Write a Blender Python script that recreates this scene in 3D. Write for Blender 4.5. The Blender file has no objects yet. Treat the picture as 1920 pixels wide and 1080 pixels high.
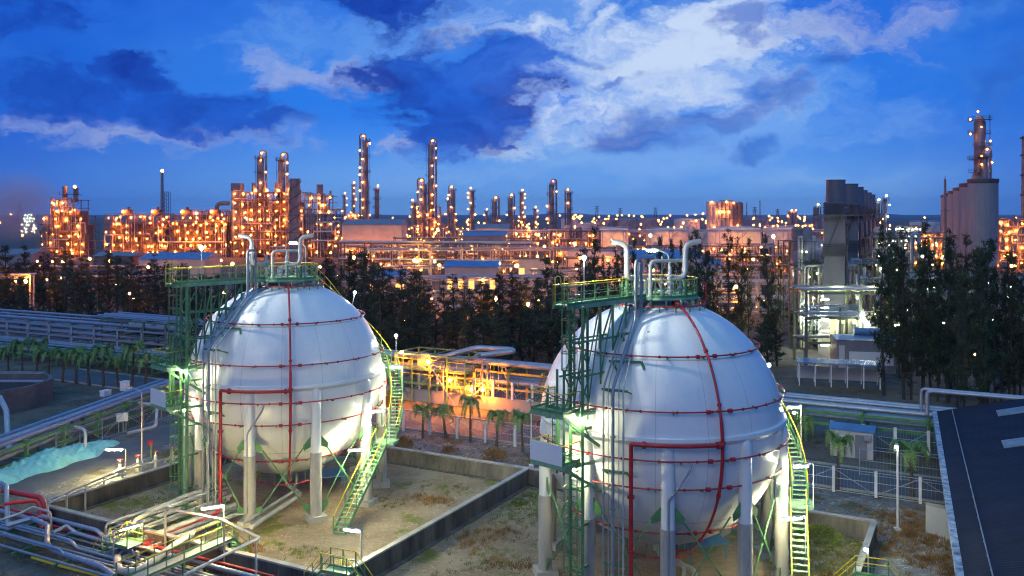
import bpy, math, random
from mathutils import Vector, Matrix
R = math.radians
rnd = random.Random(7)
S = bpy.context.scene
COL = S.collection
F, HZ, CH = 1650.0, 400.0, 20.7            # focal length and horizon in photo pixels, camera height

# ------------------------------------------------------------------ coordinates
def G(px, py, z=0.0):
    """the point at height z that the photo shows at px, py"""
    y = (CH - z) * F / (py - HZ)
    return Vector(((px - 960) / F * y, y, z))
def D(px, py, y):
    """the point at distance y that the photo shows at px, py"""
    return Vector(((px - 960) / F * y, y, CH - (py - HZ) / F * y))
E1 = Vector((0.883, -0.469, 0)); E2 = Vector((0.469, 0.883, 0))
C1 = Vector((-16.68, 65.3, 0)); C2 = Vector((8.68, 51.8, 0))
def UV(u, v, z=0.0):
    p = C1 + E1 * u + E2 * v
    return Vector((p.x, p.y, z))
ROT = math.atan2(E1.y, E1.x)

# ------------------------------------------------------------------ mesh builder
class MB:
    def __init__(s): s.v = []; s.f = []; s.m = []
    def add(s, vs, fs, mi=0):
        o = len(s.v); s.v += [tuple(p) for p in vs]
        s.f += [tuple(i + o for i in f) for f in fs]; s.m += [mi] * len(fs)
    def box(s, c, size, rz=0.0, mi=0):
        c = Vector(c); hx, hy, hz = size[0] / 2, size[1] / 2, size[2] / 2
        ca, sa = math.cos(rz), math.sin(rz); vs = []
        for dz in (-hz, hz):
            for dx, dy in ((-hx, -hy), (hx, -hy), (hx, hy), (-hx, hy)):
                vs.append((c.x + dx * ca - dy * sa, c.y + dx * sa + dy * ca, c.z + dz))
        s.add(vs, [(0, 3, 2, 1), (4, 5, 6, 7), (0, 1, 5, 4), (1, 2, 6, 5), (2, 3, 7, 6), (3, 0, 4, 7)], mi)
    def bar(s, a, b, w, h=None, mi=0):
        a, b = Vector(a), Vector(b); d = (b - a)
        if d.length < 1e-6: return
        d.normalize(); h = h or w
        up = Vector((0, 0, 1)) if abs(d.z) < .95 else Vector((0, 1, 0))
        x = d.cross(up).normalized() * (w / 2); y = x.normalized().cross(d).normalized() * (h / 2)
        vs = [p + q for p in (a, b) for q in (-x - y, x - y, x + y, -x + y)]
        s.add(vs, [(0, 1, 2, 3), (7, 6, 5, 4), (0, 4, 5, 1), (1, 5, 6, 2), (2, 6, 7, 3), (3, 7, 4, 0)], mi)
    def tube(s, pts, r, n=8, closed=False, mi=0, caps=True):
        P = [Vector(p) for p in pts]; k = len(P)
        rr = r if isinstance(r, (list, tuple)) else [r] * k
        T = []
        for i in range(k):
            if closed: d = P[(i + 1) % k] - P[i - 1]
            elif i == 0: d = P[1] - P[0]
            elif i == k - 1: d = P[-1] - P[-2]
            else: d = (P[i + 1] - P[i]).normalized() + (P[i] - P[i - 1]).normalized()
            T.append(d.normalized() if d.length > 1e-9 else Vector((0, 0, 1)))
        up = Vector((0, 0, 1)) if abs(T[0].z) < .9 else Vector((1, 0, 0))
        x = T[0].cross(up).normalized(); vs = []
        for i in range(k):
            x = x - T[i] * x.dot(T[i])
            x = x.normalized() if x.length > 1e-6 else T[i].orthogonal().normalized()
            y = T[i].cross(x)
            for j in range(n):
                a = 2 * math.pi * j / n
                vs.append(P[i] + (x * math.cos(a) + y * math.sin(a)) * rr[i])
        fs = []
        for i in range(k if closed else k - 1):
            a, b = i * n, ((i + 1) % k) * n
            fs += [(a + j, a + (j + 1) % n, b + (j + 1) % n, b + j) for j in range(n)]
        if caps and not closed:
            fs.append(tuple(range(n - 1, -1, -1))); fs.append(tuple((k - 1) * n + j for j in range(n)))
        s.add(vs, fs, mi)
    def cyl(s, a, b, r0, r1=None, n=12, mi=0): s.tube([a, b], [r0, r0 if r1 is None else r1], n, mi=mi)
    def lathe(s, prof, c=(0, 0, 0), n=24, mi=0, cap=True):
        c = Vector(c); vs = []; k = len(prof)
        for r, z in prof:
            for j in range(n):
                a = 2 * math.pi * j / n
                vs.append((c.x + r * math.cos(a), c.y + r * math.sin(a), c.z + z))
        fs = []
        for i in range(k - 1):
            fs += [(i * n + j, i * n + (j + 1) % n, (i + 1) * n + (j + 1) % n, (i + 1) * n + j) for j in range(n)]
        if cap: fs.append(tuple(range(n - 1, -1, -1))); fs.append(tuple((k - 1) * n + j for j in range(n)))
        s.add(vs, fs, mi)
    def ball(s, c, r, n=8, m=6, mi=0, sz=1.0):
        s.lathe([(max(1e-3, r * math.sin(math.pi * i / m)), -r * sz * math.cos(math.pi * i / m)) for i in range(m + 1)], c, n, mi)
    def quad(s, a, b, c, d, mi=0): s.add([a, b, c, d], [(0, 1, 2, 3)], mi)
    def slab(s, poly, z0, z1, mi=0):
        k = len(poly); vs = [(p[0], p[1], z0) for p in poly] + [(p[0], p[1], z1) for p in poly]
        fs = [tuple(range(k - 1, -1, -1)), tuple(range(k, 2 * k))] + [(i, (i + 1) % k, k + (i + 1) % k, k + i) for i in range(k)]
        s.add(vs, fs, mi)
    def build(s, name, mats, parent=None, smooth=True, loc=None):
        me = bpy.data.meshes.new(name)
        me.from_pydata(s.v, [], s.f)
        for m in (mats if isinstance(mats, (list, tuple)) else [mats]): me.materials.append(M[m] if isinstance(m, str) else m)
        if any(s.m): me.polygons.foreach_set('material_index', s.m)
        if smooth:
            me.polygons.foreach_set('use_smooth', [True] * len(me.polygons))
            me.set_sharp_from_angle(angle=R(38))
        me.update()
        o = bpy.data.objects.new(name, me); COL.objects.link(o)
        if parent: o.parent = parent
        if loc is not None: o.location = loc
        return o

def tag(o, label=None, cat=None, group=None, kind=None):
    if label: o['label'] = label
    if cat: o['category'] = cat
    if group: o['group'] = group
    if kind: o['kind'] = kind
    return o
def empty(name, loc, label, cat, group=None, rz=0.0):
    o = bpy.data.objects.new(name, None); o.location = loc; o.rotation_euler.z = rz
    o.empty_display_size = .3; COL.objects.link(o)
    return tag(o, label, cat, group)
def copy_tree(o, parent=None):
    c = o.copy(); COL.objects.link(c)
    if parent: c.parent = parent
    for ch in list(KIDS.get(o.name, []) or [x for x in o.children]): copy_tree(ch, c)
    return c
KIDS = {}
def place(o, loc, rz=0.0, sc=None, label=None, group=None):
    o.location = loc; o.rotation_euler.z = rz
    if sc: o.scale = (sc, sc, sc) if not isinstance(sc, (tuple, list)) else sc
    if label: o['label'] = label
    if group: o['group'] = group
    return o
def arc(c, r, a0, a1, z, n=24):
    return [Vector((c[0] + r * math.sin(R(a0 + (a1 - a0) * i / n)), c[1] - r * math.cos(R(a0 + (a1 - a0) * i / n)), z)) for i in range(n + 1)]
def pol(a, r, z=0.0): return Vector((r * math.sin(R(a)), -r * math.cos(R(a)), z))
def fillet(pts, rad, n=5):
    P = [Vector(p) for p in pts]; out = [P[0]]
    for i in range(1, len(P) - 1):
        a, b, c = P[i - 1], P[i], P[i + 1]; d0, d1 = (a - b), (c - b)
        k = min(rad, d0.length * .49, d1.length * .49)
        p, q = b + d0.normalized() * k, b + d1.normalized() * k
        for j in range(n + 1):
            t = j / n; out.append(p * (1 - t) ** 2 + b * 2 * t * (1 - t) + q * t * t)
    out.append(P[-1]); return out

# ------------------------------------------------------------------ materials
M = {}
def lin(c): return tuple(((x / 255) / 12.92 if x / 255 <= .04045 else ((x / 255 + .055) / 1.055) ** 2.4) for x in c)
def mat(name, col, rough=.6, metal=0.0, var=.25, scale=3.0, bump=0.0, bscale=None, coat=0.0, col2=None, spec=.5, detail=6, stretch=None):
    m = bpy.data.materials.new(name); m.use_nodes = True; nt = m.node_tree; N = nt.nodes; L = nt.links
    b = N['Principled BSDF']; b.inputs['Roughness'].default_value = rough; b.inputs['Metallic'].default_value = metal
    b.inputs['Specular IOR Level'].default_value = spec
    b.inputs['Coat Weight'].default_value = coat
    tc = N.new('ShaderNodeTexCoord'); src = tc.outputs['Object']
    if stretch:
        mp = N.new('ShaderNodeMapping'); mp.inputs['Scale'].default_value = stretch; L.new(src, mp.inputs[0]); src = mp.outputs[0]
    nz = N.new('ShaderNodeTexNoise'); nz.inputs['Scale'].default_value = scale; nz.inputs['Detail'].default_value = detail; nz.inputs['Roughness'].default_value = .65
    L.new(src, nz.inputs['Vector'])
    rp = N.new('ShaderNodeValToRGB'); rp.color_ramp.elements[0].position = .3; rp.color_ramp.elements[1].position = .7
    c2 = col2 or tuple(min(1, x * (1 + var)) for x in col); c1 = tuple(x * (1 - var) for x in col) if not col2 else col
    rp.color_ramp.elements[0].color = (*c1, 1); rp.color_ramp.elements[1].color = (*c2, 1)
    L.new(nz.outputs['Fac'], rp.inputs[0]); L.new(rp.outputs[0], b.inputs['Base Color'])
    if bump:
        n2 = N.new('ShaderNodeTexNoise'); n2.inputs['Scale'].default_value = bscale or scale * 4; n2.inputs['Detail'].default_value = 8
        L.new(src, n2.inputs['Vector'])
        bp = N.new('ShaderNodeBump'); bp.inputs['Strength'].default_value = bump; bp.inputs['Distance'].default_value = .1
        L.new(n2.outputs['Fac'], bp.inputs['Height']); L.new(bp.outputs[0], b.inputs['Normal'])
    M[name] = m; return m
def emis(name, col, strength):
    m = bpy.data.materials.new(name); m.use_nodes = True; nt = m.node_tree; nt.nodes.clear()
    e = nt.nodes.new('ShaderNodeEmission'); e.inputs[0].default_value = (*col, 1); e.inputs[1].default_value = strength
    o = nt.nodes.new('ShaderNodeOutputMaterial'); nt.links.new(e.outputs[0], o.inputs[0])
    M[name] = m; return m

mat('green_steel', (.085, .22, .085), .45, var=.3, scale=2)
mat('green_deck', (.17, .33, .19), .6, var=.25, scale=3)
mat('yellow_paint', (.62, .47, .02), .45, var=.2, scale=3)
mat('red_paint', (.42, .02, .025), .4, var=.3, scale=1.5)
mat('grey_pipe', (.27, .30, .33), .42, .35, var=.2, scale=1.5)
mat('pale_pipe', (.46, .46, .42), .45, .15, var=.18, scale=1.5)
mat('clad_pipe', (.33, .36, .41), .42, .55, var=.15, scale=2)
mat('galvanised', (.40, .42, .44), .45, .5, var=.2, scale=4)
mat('dark_steel', (.07, .07, .08), .6, .2, var=.35, scale=1.2)
mat('brown_steel', (.14, .10, .08), .65, .1, var=.5, scale=.6)
mat('unit_steel', (.21, .165, .13), .65, .1, var=.4, scale=.5)
mat('column_shell', (.17, .155, .16), .5, .2, var=.35, scale=.35)
mat('white_clad', (.50, .49, .48), .5, .0, var=.12, scale=.4)
mat('cream_clad', (.42, .38, .34), .6, .0, var=.12, scale=.3)
mat('grey_clad', (.19, .20, .23), .6, .1, var=.2, scale=.3)
mat('blue_roof', (.10, .21, .38), .5, .2, var=.25, scale=.6)
mat('white_panel', (.70, .71, .72), .4, .0, var=.05, scale=1)
mat('rusty', (.22, .09, .04), .8, var=.4, scale=3)
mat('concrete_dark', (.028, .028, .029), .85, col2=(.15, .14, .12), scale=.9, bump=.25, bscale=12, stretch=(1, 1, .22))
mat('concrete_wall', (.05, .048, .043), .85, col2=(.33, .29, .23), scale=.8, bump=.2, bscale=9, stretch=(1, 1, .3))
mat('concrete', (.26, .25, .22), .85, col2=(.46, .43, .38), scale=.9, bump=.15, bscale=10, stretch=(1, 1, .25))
mat('asphalt', (.075, .075, .08), .8, col2=(.13, .13, .135), scale=.5, bump=.2, bscale=40)
mat('palm_trunk', (.10, .08, .06), .9, var=.4, scale=6, bump=.3)
mat('palm_leaf', (.13, .22, .045), .5, var=.6, scale=1.2)
mat('needle', (.030, .048, .020), .8, var=.6, scale=.7, spec=.2)
mat('needle_pale', (.05, .066, .028), .8, var=.6, scale=.7, spec=.2)
mat('bark', (.05, .04, .032), .9, var=.4, scale=5)
mat('dry_grass', (.30, .17, .06), .9, var=.5, scale=.8, spec=.1)
mat('green_grass', (.19, .22, .045), .9, var=.5, scale=.8, spec=.1)
mat('tarp', (.15, .45, .44), .45, scale=1.2, bump=.6, bscale=2.5, col2=(.28, .62, .60))
mat('blue_plate', (.05, .16, .26), .5, var=.2, scale=1)
mat('orange_paint', (.55, .12, .02), .5, var=.2)
mat('glass_dark', (.03, .04, .06), .15, var=.2)
mat('white_paint', (.72, .72, .70), .5, var=.1, scale=1)
emis('lamp_sodium', (1.0, .22, .012), 300)
emis('lamp_sodium_far', (1.0, .24, .02), 150)
emis('lamp_white', (.92, 1.0, .58), 120)
emis('lamp_white_far', (.80, 1.0, .76), 55)
emis('tube_warm', (1.0, .80, .30), 800)
emis('tube_white', (1.0, .98, .58), 520)
emis('lamp_flood', (.96, 1.0, .86), 2600)
emis('lamp_sodium_mid', (1.0, .25, .02), 700)
emis('lamp_yellow_mid', (1.0, .50, .07), 700)
emis('lamp_white_mid', (.88, 1.0, .80), 700)
emis('tube_bright', (1.0, .96, .48), 150)
emis('lamp_red', (1.0, .05, .05), 30)
emis('lamp_orange_strong', (1.0, .24, .012), 2600)
mat('rack_sodium_tint', (.42, .30, .05), .5, var=.3)  # yellow of the sodium lamp light put into the rack steel's colour
mat('rack_green', (.10, .13, .09), .5, var=.3)
emis('lamp_tube_orange', (1.0, .55, .13), 300)
emis('lamp_sodium_col', (1.0, .27, .03), 80)
emis('window_warm', (1.0, .40, .09), 2.5)

# glossy white shell paint: plate seams and grime streaks of its own
def shell_mat():
    m = mat('shell_paint', (.76, .75, .71), .3, var=.035, scale=.5, spec=.55)
    nt = m.node_tree; N = nt.nodes; L = nt.links; b = N['Principled BSDF']
    tc = N.new('ShaderNodeTexCoord'); sp = N.new('ShaderNodeSeparateXYZ'); L.new(tc.outputs['Object'], sp.inputs[0])
    def mth(op, a, bb=None, c=None):
        n = N.new('ShaderNodeMath'); n.operation = op
        for i, x in enumerate((a, bb, c)):
            if x is None: continue
            if hasattr(x, 'node'): L.new(x, n.inputs[i])
            else: n.inputs[i].default_value = x
        return n.outputs[0]
    az = mth('ARCTAN2', sp.outputs[0], sp.outputs[1])
    fr = mth('ABSOLUTE', mth('SUBTRACT', mth('FRACT', mth('MULTIPLY', az, 16 / (2 * math.pi))), .5))
    seam_v = mth('LESS_THAN', fr, .0055)
    z = mth('SUBTRACT', sp.outputs[2], 8.66)
    band = mth('LESS_THAN', mth('ABSOLUTE', z), 4.3)
    s1 = mth('LESS_THAN', mth('ABSOLUTE', mth('SUBTRACT', mth('ABSOLUTE', z), 4.3)), .025)
    seam = mth('MAXIMUM', mth('MULTIPLY', seam_v, band), s1)
    mp = N.new('ShaderNodeMapping'); mp.inputs['Scale'].default_value = (2.2, 2.2, .12); L.new(tc.outputs['Object'], mp.inputs[0])
    st = N.new('ShaderNodeTexNoise'); st.inputs['Scale'].default_value = 1.6; st.inputs['Detail'].default_value = 5; L.new(mp.outputs[0], st.inputs['Vector'])
    stk = mth('MULTIPLY', mth('SUBTRACT', st.outputs['Fac'], .52), 1.6); 
    cl = N.new('ShaderNodeClamp'); L.new(stk, cl.inputs[0])
    dirt = mth('MAXIMUM', mth('MULTIPLY', seam, .75), mth('MULTIPLY', cl.outputs[0], .38))
    mx = N.new('ShaderNodeMix'); mx.data_type = 'RGBA'
    old = b.inputs['Base Color'].links[0].from_socket
    L.new(dirt, mx.inputs[0]); L.new(old, mx.inputs[6]); mx.inputs[7].default_value = (.40, .37, .30, 1)
    L.new(mx.outputs[2], b.inputs['Base Color'])
    wv = N.new('ShaderNodeTexNoise'); wv.inputs['Scale'].default_value = .55; wv.inputs['Detail'].default_value = 2; L.new(tc.outputs['Object'], wv.inputs['Vector'])
    bp = N.new('ShaderNodeBump'); bp.inputs['Strength'].default_value = .12; bp.inputs['Distance'].default_value = .25
    L.new(wv.outputs['Fac'], bp.inputs['Height']); L.new(bp.outputs[0], b.inputs['Normal'])
shell_mat()

# ground: gravelly earth with pale stones and worn grass
def ground_mat(name, a, b_, c, sc=.35, stones=.3, grass=None, gthr=.56):
    m = bpy.data.materials.new(name); m.use_nodes = True; nt = m.node_tree; N = nt.nodes; L = nt.links
    p = N['Principled BSDF']; p.inputs['Roughness'].default_value = .92; p.inputs['Specular IOR Level'].default_value = .2
    tc = N.new('ShaderNodeTexCoord')
    def nz(s, d=8, r=.65):
        n = N.new('ShaderNodeTexNoise'); n.inputs['Scale'].default_value = s; n.inputs['Detail'].default_value = d; n.inputs['Roughness'].default_value = r
        L.new(tc.outputs['Object'], n.inputs['Vector']); return n.outputs['Fac']
    def ramp(f, p0, p1):
        r = N.new('ShaderNodeMapRange'); r.inputs[1].default_value = p0; r.inputs[2].default_value = p1; r.clamp = True; L.new(f, r.inputs[0]); return r.outputs[0]
    def mix(f, x, y):
        n = N.new('ShaderNodeMix'); n.data_type = 'RGBA'
        L.new(f, n.inputs[0])
        for i, q in ((6, x), (7, y)):
            if isinstance(q, tuple): n.inputs[i].default_value = (*q, 1)
            else: L.new(q, n.inputs[i])
        return n.outputs[2]
    big = nz(sc); col = mix(ramp(big, .38, .62), a, b_)
    col = mix(ramp(nz(2.6, 8, .8), .5, .72), col, c)
    vo = N.new('ShaderNodeTexVoronoi'); vo.inputs['Scale'].default_value = 5; L.new(tc.outputs['Object'], vo.inputs['Vector'])
    st = N.new('ShaderNodeMath'); st.operation = 'LESS_THAN'; st.inputs[1].default_value = .22 * stones / .3; L.new(vo.outputs['Distance'], st.inputs[0])
    sm = N.new('ShaderNodeMath'); sm.operation = 'MULTIPLY'; L.new(st.outputs[0], sm.inputs[0]); L.new(ramp(nz(.9), .5, .6), sm.inputs[1])
    col = mix(sm.outputs[0], col, tuple(min(1, x * 1.5) for x in c))
    if grass: col = mix(ramp(nz(.23, 9, .72), gthr, gthr + .06), col, grass)
    L.new(col, p.inputs['Base Color'])
    bp = N.new('ShaderNodeBump'); bp.inputs['Strength'].default_value = .55; bp.inputs['Distance'].default_value = .12
    L.new(nz(7, 10, .75), bp.inputs['Height']); L.new(bp.outputs[0], p.inputs['Normal'])
    M[name] = m
ground_mat('earth', (.09, .075, .055), (.16, .14, .11), (.22, .20, .17), grass=(.05, .06, .02))
ground_mat('bund_floor', (.22, .155, .09), (.32, .245, .155), (.38, .315, .225), grass=(.15, .155, .03), gthr=.56)
ground_mat('stones', (.10, .10, .095), (.19, .185, .17), (.25, .24, .225), sc=.5, stones=.55, grass=(.10, .085, .045), gthr=.54)
ground_mat('yard_gravel', (.20, .19, .17), (.30, .285, .26), (.36, .345, .32), sc=.5, stones=.5, grass=(.22, .13, .05), gthr=.55)
mat('boiler_clad', (.11, .12, .15), .55, .1, var=.3, scale=.4, stretch=(1, 1, .3))
ground_mat('plant_floor', (.06, .055, .05), (.11, .10, .09), (.15, .14, .13))
# ------------------------------------------------------------------ camera, sky, sun
cam = bpy.data.cameras.new('camera'); co = bpy.data.objects.new('camera', cam); COL.objects.link(co)
co.location = (0, 0, CH); co.rotation_euler = (R(90), 0, 0)
cam.sensor_width = 36; cam.lens = 36 * F / 1920; cam.shift_y = -(540 - HZ) / 1920; cam.clip_end = 20000; cam.clip_start = .5
S.camera = co
S.view_settings.view_transform = 'Standard'; S.view_settings.look = 'None'; S.view_settings.exposure = .4; S.view_settings.gamma = 1
S.render.engine = 'CYCLES'
cy = S.cycles
cy.use_denoising = True; cy.max_bounces = 5; cy.diffuse_bounces = 3; cy.glossy_bounces = 3; cy.transmission_bounces = 2; cy.volume_bounces = 1; cy.transparent_max_bounces = 6
cy.sample_clamp_indirect = 4; cy.caustics_reflective = False; cy.caustics_refractive = False; cy.use_light_tree = True; cy.filter_width = 1.15

W = bpy.data.worlds.new('World'); S.world = W; W.use_nodes = True
nt = W.node_tree; N = nt.nodes; L = nt.links; N.clear()
def mth(op, a, b=None, c=None, clamp=False):
    n = N.new('ShaderNodeMath'); n.operation = op; n.use_clamp = clamp
    for i, x in enumerate((a, b, c)):
        if x is None: continue
        if hasattr(x, 'node'): L.new(x, n.inputs[i])
        else: n.inputs[i].default_value = x
    return n.outputs[0]
def mix(f, a, b):
    n = N.new('ShaderNodeMix'); n.data_type = 'RGBA'; n.clamp_factor = True
    if hasattr(f, 'node'): L.new(f, n.inputs[0])
    else: n.inputs[0].default_value = f
    for i, q in ((6, a), (7, b)):
        if isinstance(q, tuple): n.inputs[i].default_value = (*q, 1)
        else: L.new(q, n.inputs[i])
    return n.outputs[2]
def smooth(x, a, b):
    n = N.new('ShaderNodeMapRange'); n.interpolation_type = 'SMOOTHSTEP'; n.inputs[1].default_value = a; n.inputs[2].default_value = b
    L.new(x, n.inputs[0]); return n.outputs[0]
tc = N.new('ShaderNodeTexCoord'); sp = N.new('ShaderNodeSeparateXYZ'); L.new(tc.outputs['Generated'], sp.inputs[0])
AZ = mth('ARCTAN2', sp.outputs[0], sp.outputs[1]); EL = mth('ARCSINE', sp.outputs[2])
def warp_noise(scale, off):
    c0 = N.new('ShaderNodeCombineXYZ'); L.new(AZ0, c0.inputs[0]); L.new(mth('MULTIPLY', EL0, 1.6), c0.inputs[1]); c0.inputs[2].default_value = off
    n = N.new('ShaderNodeTexNoise'); n.inputs['Scale'].default_value = scale; n.inputs['Detail'].default_value = 7; n.inputs['Roughness'].default_value = .6; L.new(c0.outputs[0], n.inputs['Vector']); return mth('SUBTRACT', n.outputs['Fac'], .5)
AZ0, EL0 = AZ, EL
AZ = mth('ADD', AZ0, mth('MULTIPLY', warp_noise(9, 1.3), .22)); EL = mth('ADD', EL0, mth('MULTIPLY', warp_noise(9, 7.7), .12))
cmb = N.new('ShaderNodeCombineXYZ'); L.new(AZ, cmb.inputs[0]); L.new(mth('MULTIPLY', EL, 1.9), cmb.inputs[1])
def noise(scale, detail=8, rough=.62, off=0.0, dist=0.0):
    n = N.new('ShaderNodeTexNoise'); n.inputs['Scale'].default_value = scale; n.inputs['Detail'].default_value = detail
    n.inputs['Roughness'].default_value = rough; n.inputs['Distortion'].default_value = dist
    v = N.new('ShaderNodeVectorMath'); v.operation = 'ADD'; L.new(cmb.outputs[0], v.inputs[0]); v.inputs[1].default_value = (off, off * .7, off * .3)
    L.new(v.outputs[0], n.inputs['Vector']); return n.outputs['Fac']
n1 = noise(7, 9, .6, 3.1); n2 = noise(18, 8, .6, 9.7); n3 = noise(3.2, 6, .55, 5.0); n4 = noise(5, 8, .6, 21.0, .6)
n5 = noise(46, 8, .68, 4.4)
billow = mth('ADD', mth('ADD', mth('MULTIPLY', mth('SUBTRACT', n1, .5), 3.4), mth('MULTIPLY', mth('SUBTRACT', n2, .5), 2.4)), mth('MULTIPLY', mth('SUBTRACT', n5, .5), .8))
def blob(px, py, rx, ry):
    """falls from 1 at the heart of a cloud to 0 and below outside it, in sky angles"""
    az = math.atan((px - 960) / F); el = math.atan((HZ - py) / F * math.cos(az))
    dx = mth('MULTIPLY', mth('SUBTRACT', AZ, az), F / rx * math.cos(az) ** -1 * 1.0)
    dy = mth('MULTIPLY', mth('SUBTRACT', EL, el), F / ry)
    d = mth('SQRT', mth('ADD', mth('MULTIPLY', dx, dx), mth('MULTIPLY', dy, dy)))
    return mth('SUBTRACT', 1.0, d)
def union(bl):
    o = blob(*bl[0])
    for b in bl[1:]: o = mth('MAXIMUM', o, blob(*b))
    return o
h = mth('MULTIPLY', EL0, 180 / math.pi)
low = lin((112, 172, 236)); mid = lin((32, 120, 228)); top = lin((8, 82, 204))
base = mix(smooth(h, 0, 7), low, mid); base = mix(smooth(h, 6, 17), base, top)
# paler towards the middle, deeper to both sides
side = mth('ABSOLUTE', mth('SUBTRACT', AZ0, .05))
base = mix(mth('MULTIPLY', smooth(side, .22, .62), .75), base, lin((6, 74, 192)))
base = mix(mth('MULTIPLY', smooth(n3, .4, .7), .35), base, lin((70, 140, 225)))
# bright cloud
br = union([(1230, 80, 420, 190), (1060, 255, 190, 90), (720, 70, 330, 110), (1330, 150, 330, 120), (960, 30, 300, 120)])
brm = smooth(mth('ADD', br, mth('MULTIPLY', billow, .55)), .05, .75)
base = mix(mth('MULTIPLY', brm, .42), base, lin((120, 172, 232)))
core = union([(1190, 95, 290, 125), (1060, 205, 190, 70), (970, 262, 120, 45), (1310, 60, 190, 70), (1000, 60, 170, 40)])
com = smooth(mth('ADD', core, mth('MULTIPLY', billow, .8)), .0, 1.0)
base = mix(mth('MULTIPLY', com, .82), base, lin((206, 222, 242)))
# greyish lit streaks low on the left and by the tall column
stc = union([(300, 262, 330, 38), (110, 232, 220, 34), (745, 288, 100, 22), (640, 130, 240, 60), (1620, 60, 260, 80)])
stm = smooth(mth('ADD', stc, mth('MULTIPLY', billow, .7)), .25, 1.0)
base = mix(mth('MULTIPLY', stm, .62), base, lin((158, 172, 214)))
pal = union([(1180, 300, 420, 70), (960, 330, 300, 40), (1450, 250, 300, 60), (1560, 340, 260, 40)])
base = mix(mth('MULTIPLY', smooth(mth('ADD', pal, mth('MULTIPLY', billow, .5)), -.1, 1.0), .4), base, lin((146, 190, 238)))
# dark cumulus: heavy ones, then soft small ones
def darken(base, bl, amt, lo, hi, bw, c0, c1):
    d = union(bl); f = smooth(mth('ADD', d, mth('MULTIPLY', billow, bw)), lo, hi)
    dcol = mix(smooth(mth('ADD', n4, mth('MULTIPLY', n2, .35)), .48, .86), lin(c0), lin(c1))
    return mix(mth('MULTIPLY', f, amt), base, dcol)
base = darken(base, [(1205, 250, 105, 50), (1425, 172, 80, 34), (1412, 276, 75, 28), (1385, 45, 75, 26), (1900, 130, 95, 66), (1860, 10, 95, 40), (548, 243, 55, 28), (1080, 100, 90, 20), (1160, 140, 70, 14), (1320, 215, 80, 28), (1520, 120, 70, 30)], .72, .0, .85, .6, (24, 78, 182), (60, 124, 214))
base = darken(base, [(850, 165, 220, 112), (760, 140, 140, 70), (955, 130, 140, 66), (890, 232, 170, 80), (400, 212, 165, 66), (150, 186, 165, 56), (285, 135, 90, 50), (20, 35, 125, 62), (690, 8, 185, 66)], .95, .06, .62, .62, (4, 42, 146), (24, 92, 204))
# thin veil over the rest of the sky
base = mix(mth('MULTIPLY', smooth(n4, .55, .8), .3), base, lin((96, 150, 226)))
# unseen sky above the view, brightened to add ambient light on the tanks
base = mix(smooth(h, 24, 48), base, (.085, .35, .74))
# ground half
base = mix(smooth(h, -1.5, -.2), (.01, .015, .03), base)
sky = N.new('ShaderNodeTexSky'); sky.sky_type = 'NISHITA'; sky.sun_disc = False; sky.sun_elevation = R(-1.5); sky.sun_rotation = R(12)
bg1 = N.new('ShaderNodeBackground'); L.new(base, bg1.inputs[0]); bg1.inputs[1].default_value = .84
bg2 = N.new('ShaderNodeBackground'); L.new(sky.outputs[0], bg2.inputs[0]); bg2.inputs[1].default_value = .0004
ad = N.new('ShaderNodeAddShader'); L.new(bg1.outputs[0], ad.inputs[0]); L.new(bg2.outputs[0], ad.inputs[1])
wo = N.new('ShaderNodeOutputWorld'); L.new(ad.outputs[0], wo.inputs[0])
W.cycles.sampling_method = 'MANUAL'; W.cycles.sample_map_resolution = 512
sl = bpy.data.lights.new('sun', 'SUN'); sl.energy = .42; sl.angle = R(25); sl.color = (1.0, .95, .78)
so = bpy.data.objects.new('sun', sl); COL.objects.link(so)
so.rotation_euler = (R(58), 0, R(-24))
# ------------------------------------------------------------------ the spherical tank (built once, then copied)
ZC, RS = 8.66, 7.0
def on_sphere(a, z, off=0.0):
    rho = math.sqrt(max(0, (RS + off) ** 2 - (z - ZC) ** 2)); return pol(a, rho, z)
tank = empty('spherical_tank', C1, 'white spherical gas tank on ten legs beside the turquoise tarpaulin and the pipe bridge', 'gas tank', 'white spherical gas tanks')
b = MB(); n = 72
b.lathe([(max(.002, RS * math.sin(math.pi * i / 48)), ZC - RS * math.cos(math.pi * i / 48)) for i in range(49)], n=n)
shell = b.build('shell', 'shell_paint', tank)
b = MB(); r0 = math.sqrt(RS ** 2 - .4 ** 2)
b.lathe([(r0 - .05, ZC + .58), (r0 + .17, ZC + .54), (r0 + .19, ZC + .36), (r0 + .04, ZC + .16), (r0 - .05, ZC + .1)], n=96, cap=False)
b.build('drip_ring', 'shell_paint', tank)
# manhole neck and skirt under the crown deck
b = MB(); b.lathe([(1.15, 15.4), (1.15, 15.82), (.6, 15.82)], n=32); b.build('crown_neck', 'shell_paint', tank)
b = MB(); b.cyl((0, 0, .9), (0, 0, 1.8), .35, n=16); b.cyl((0, 0, 1.35), (0, 0, 1.6), .55, n=16)
b.tube(fillet([(0, 0, 1.1), (0, 0, .62), (1.6, -2.4, .62), (0, -9, .62)], .4), .16, 10)
b.tube(fillet([(.7, .2, 1.8), (.7, .2, .8), (1.0, -2.4, .8), (-.6, -9, .8)], .4), .1, 10); b.build('bottom_outlet', 'pale_pipe', tank)
b = MB(); b.slab([(1.6, -.2), (4.3, .6), (3.8, 2.6), (1.1, 1.8)], 1.02, 1.1); 
for q in ((1.8, 0), (4.1, .8), (3.6, 2.4), (1.3, 1.6)): b.bar((q[0], q[1], 0), (q[0], q[1], 1.02), .1)
b.build('drip_tray', 'blue_plate', tank)
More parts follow.
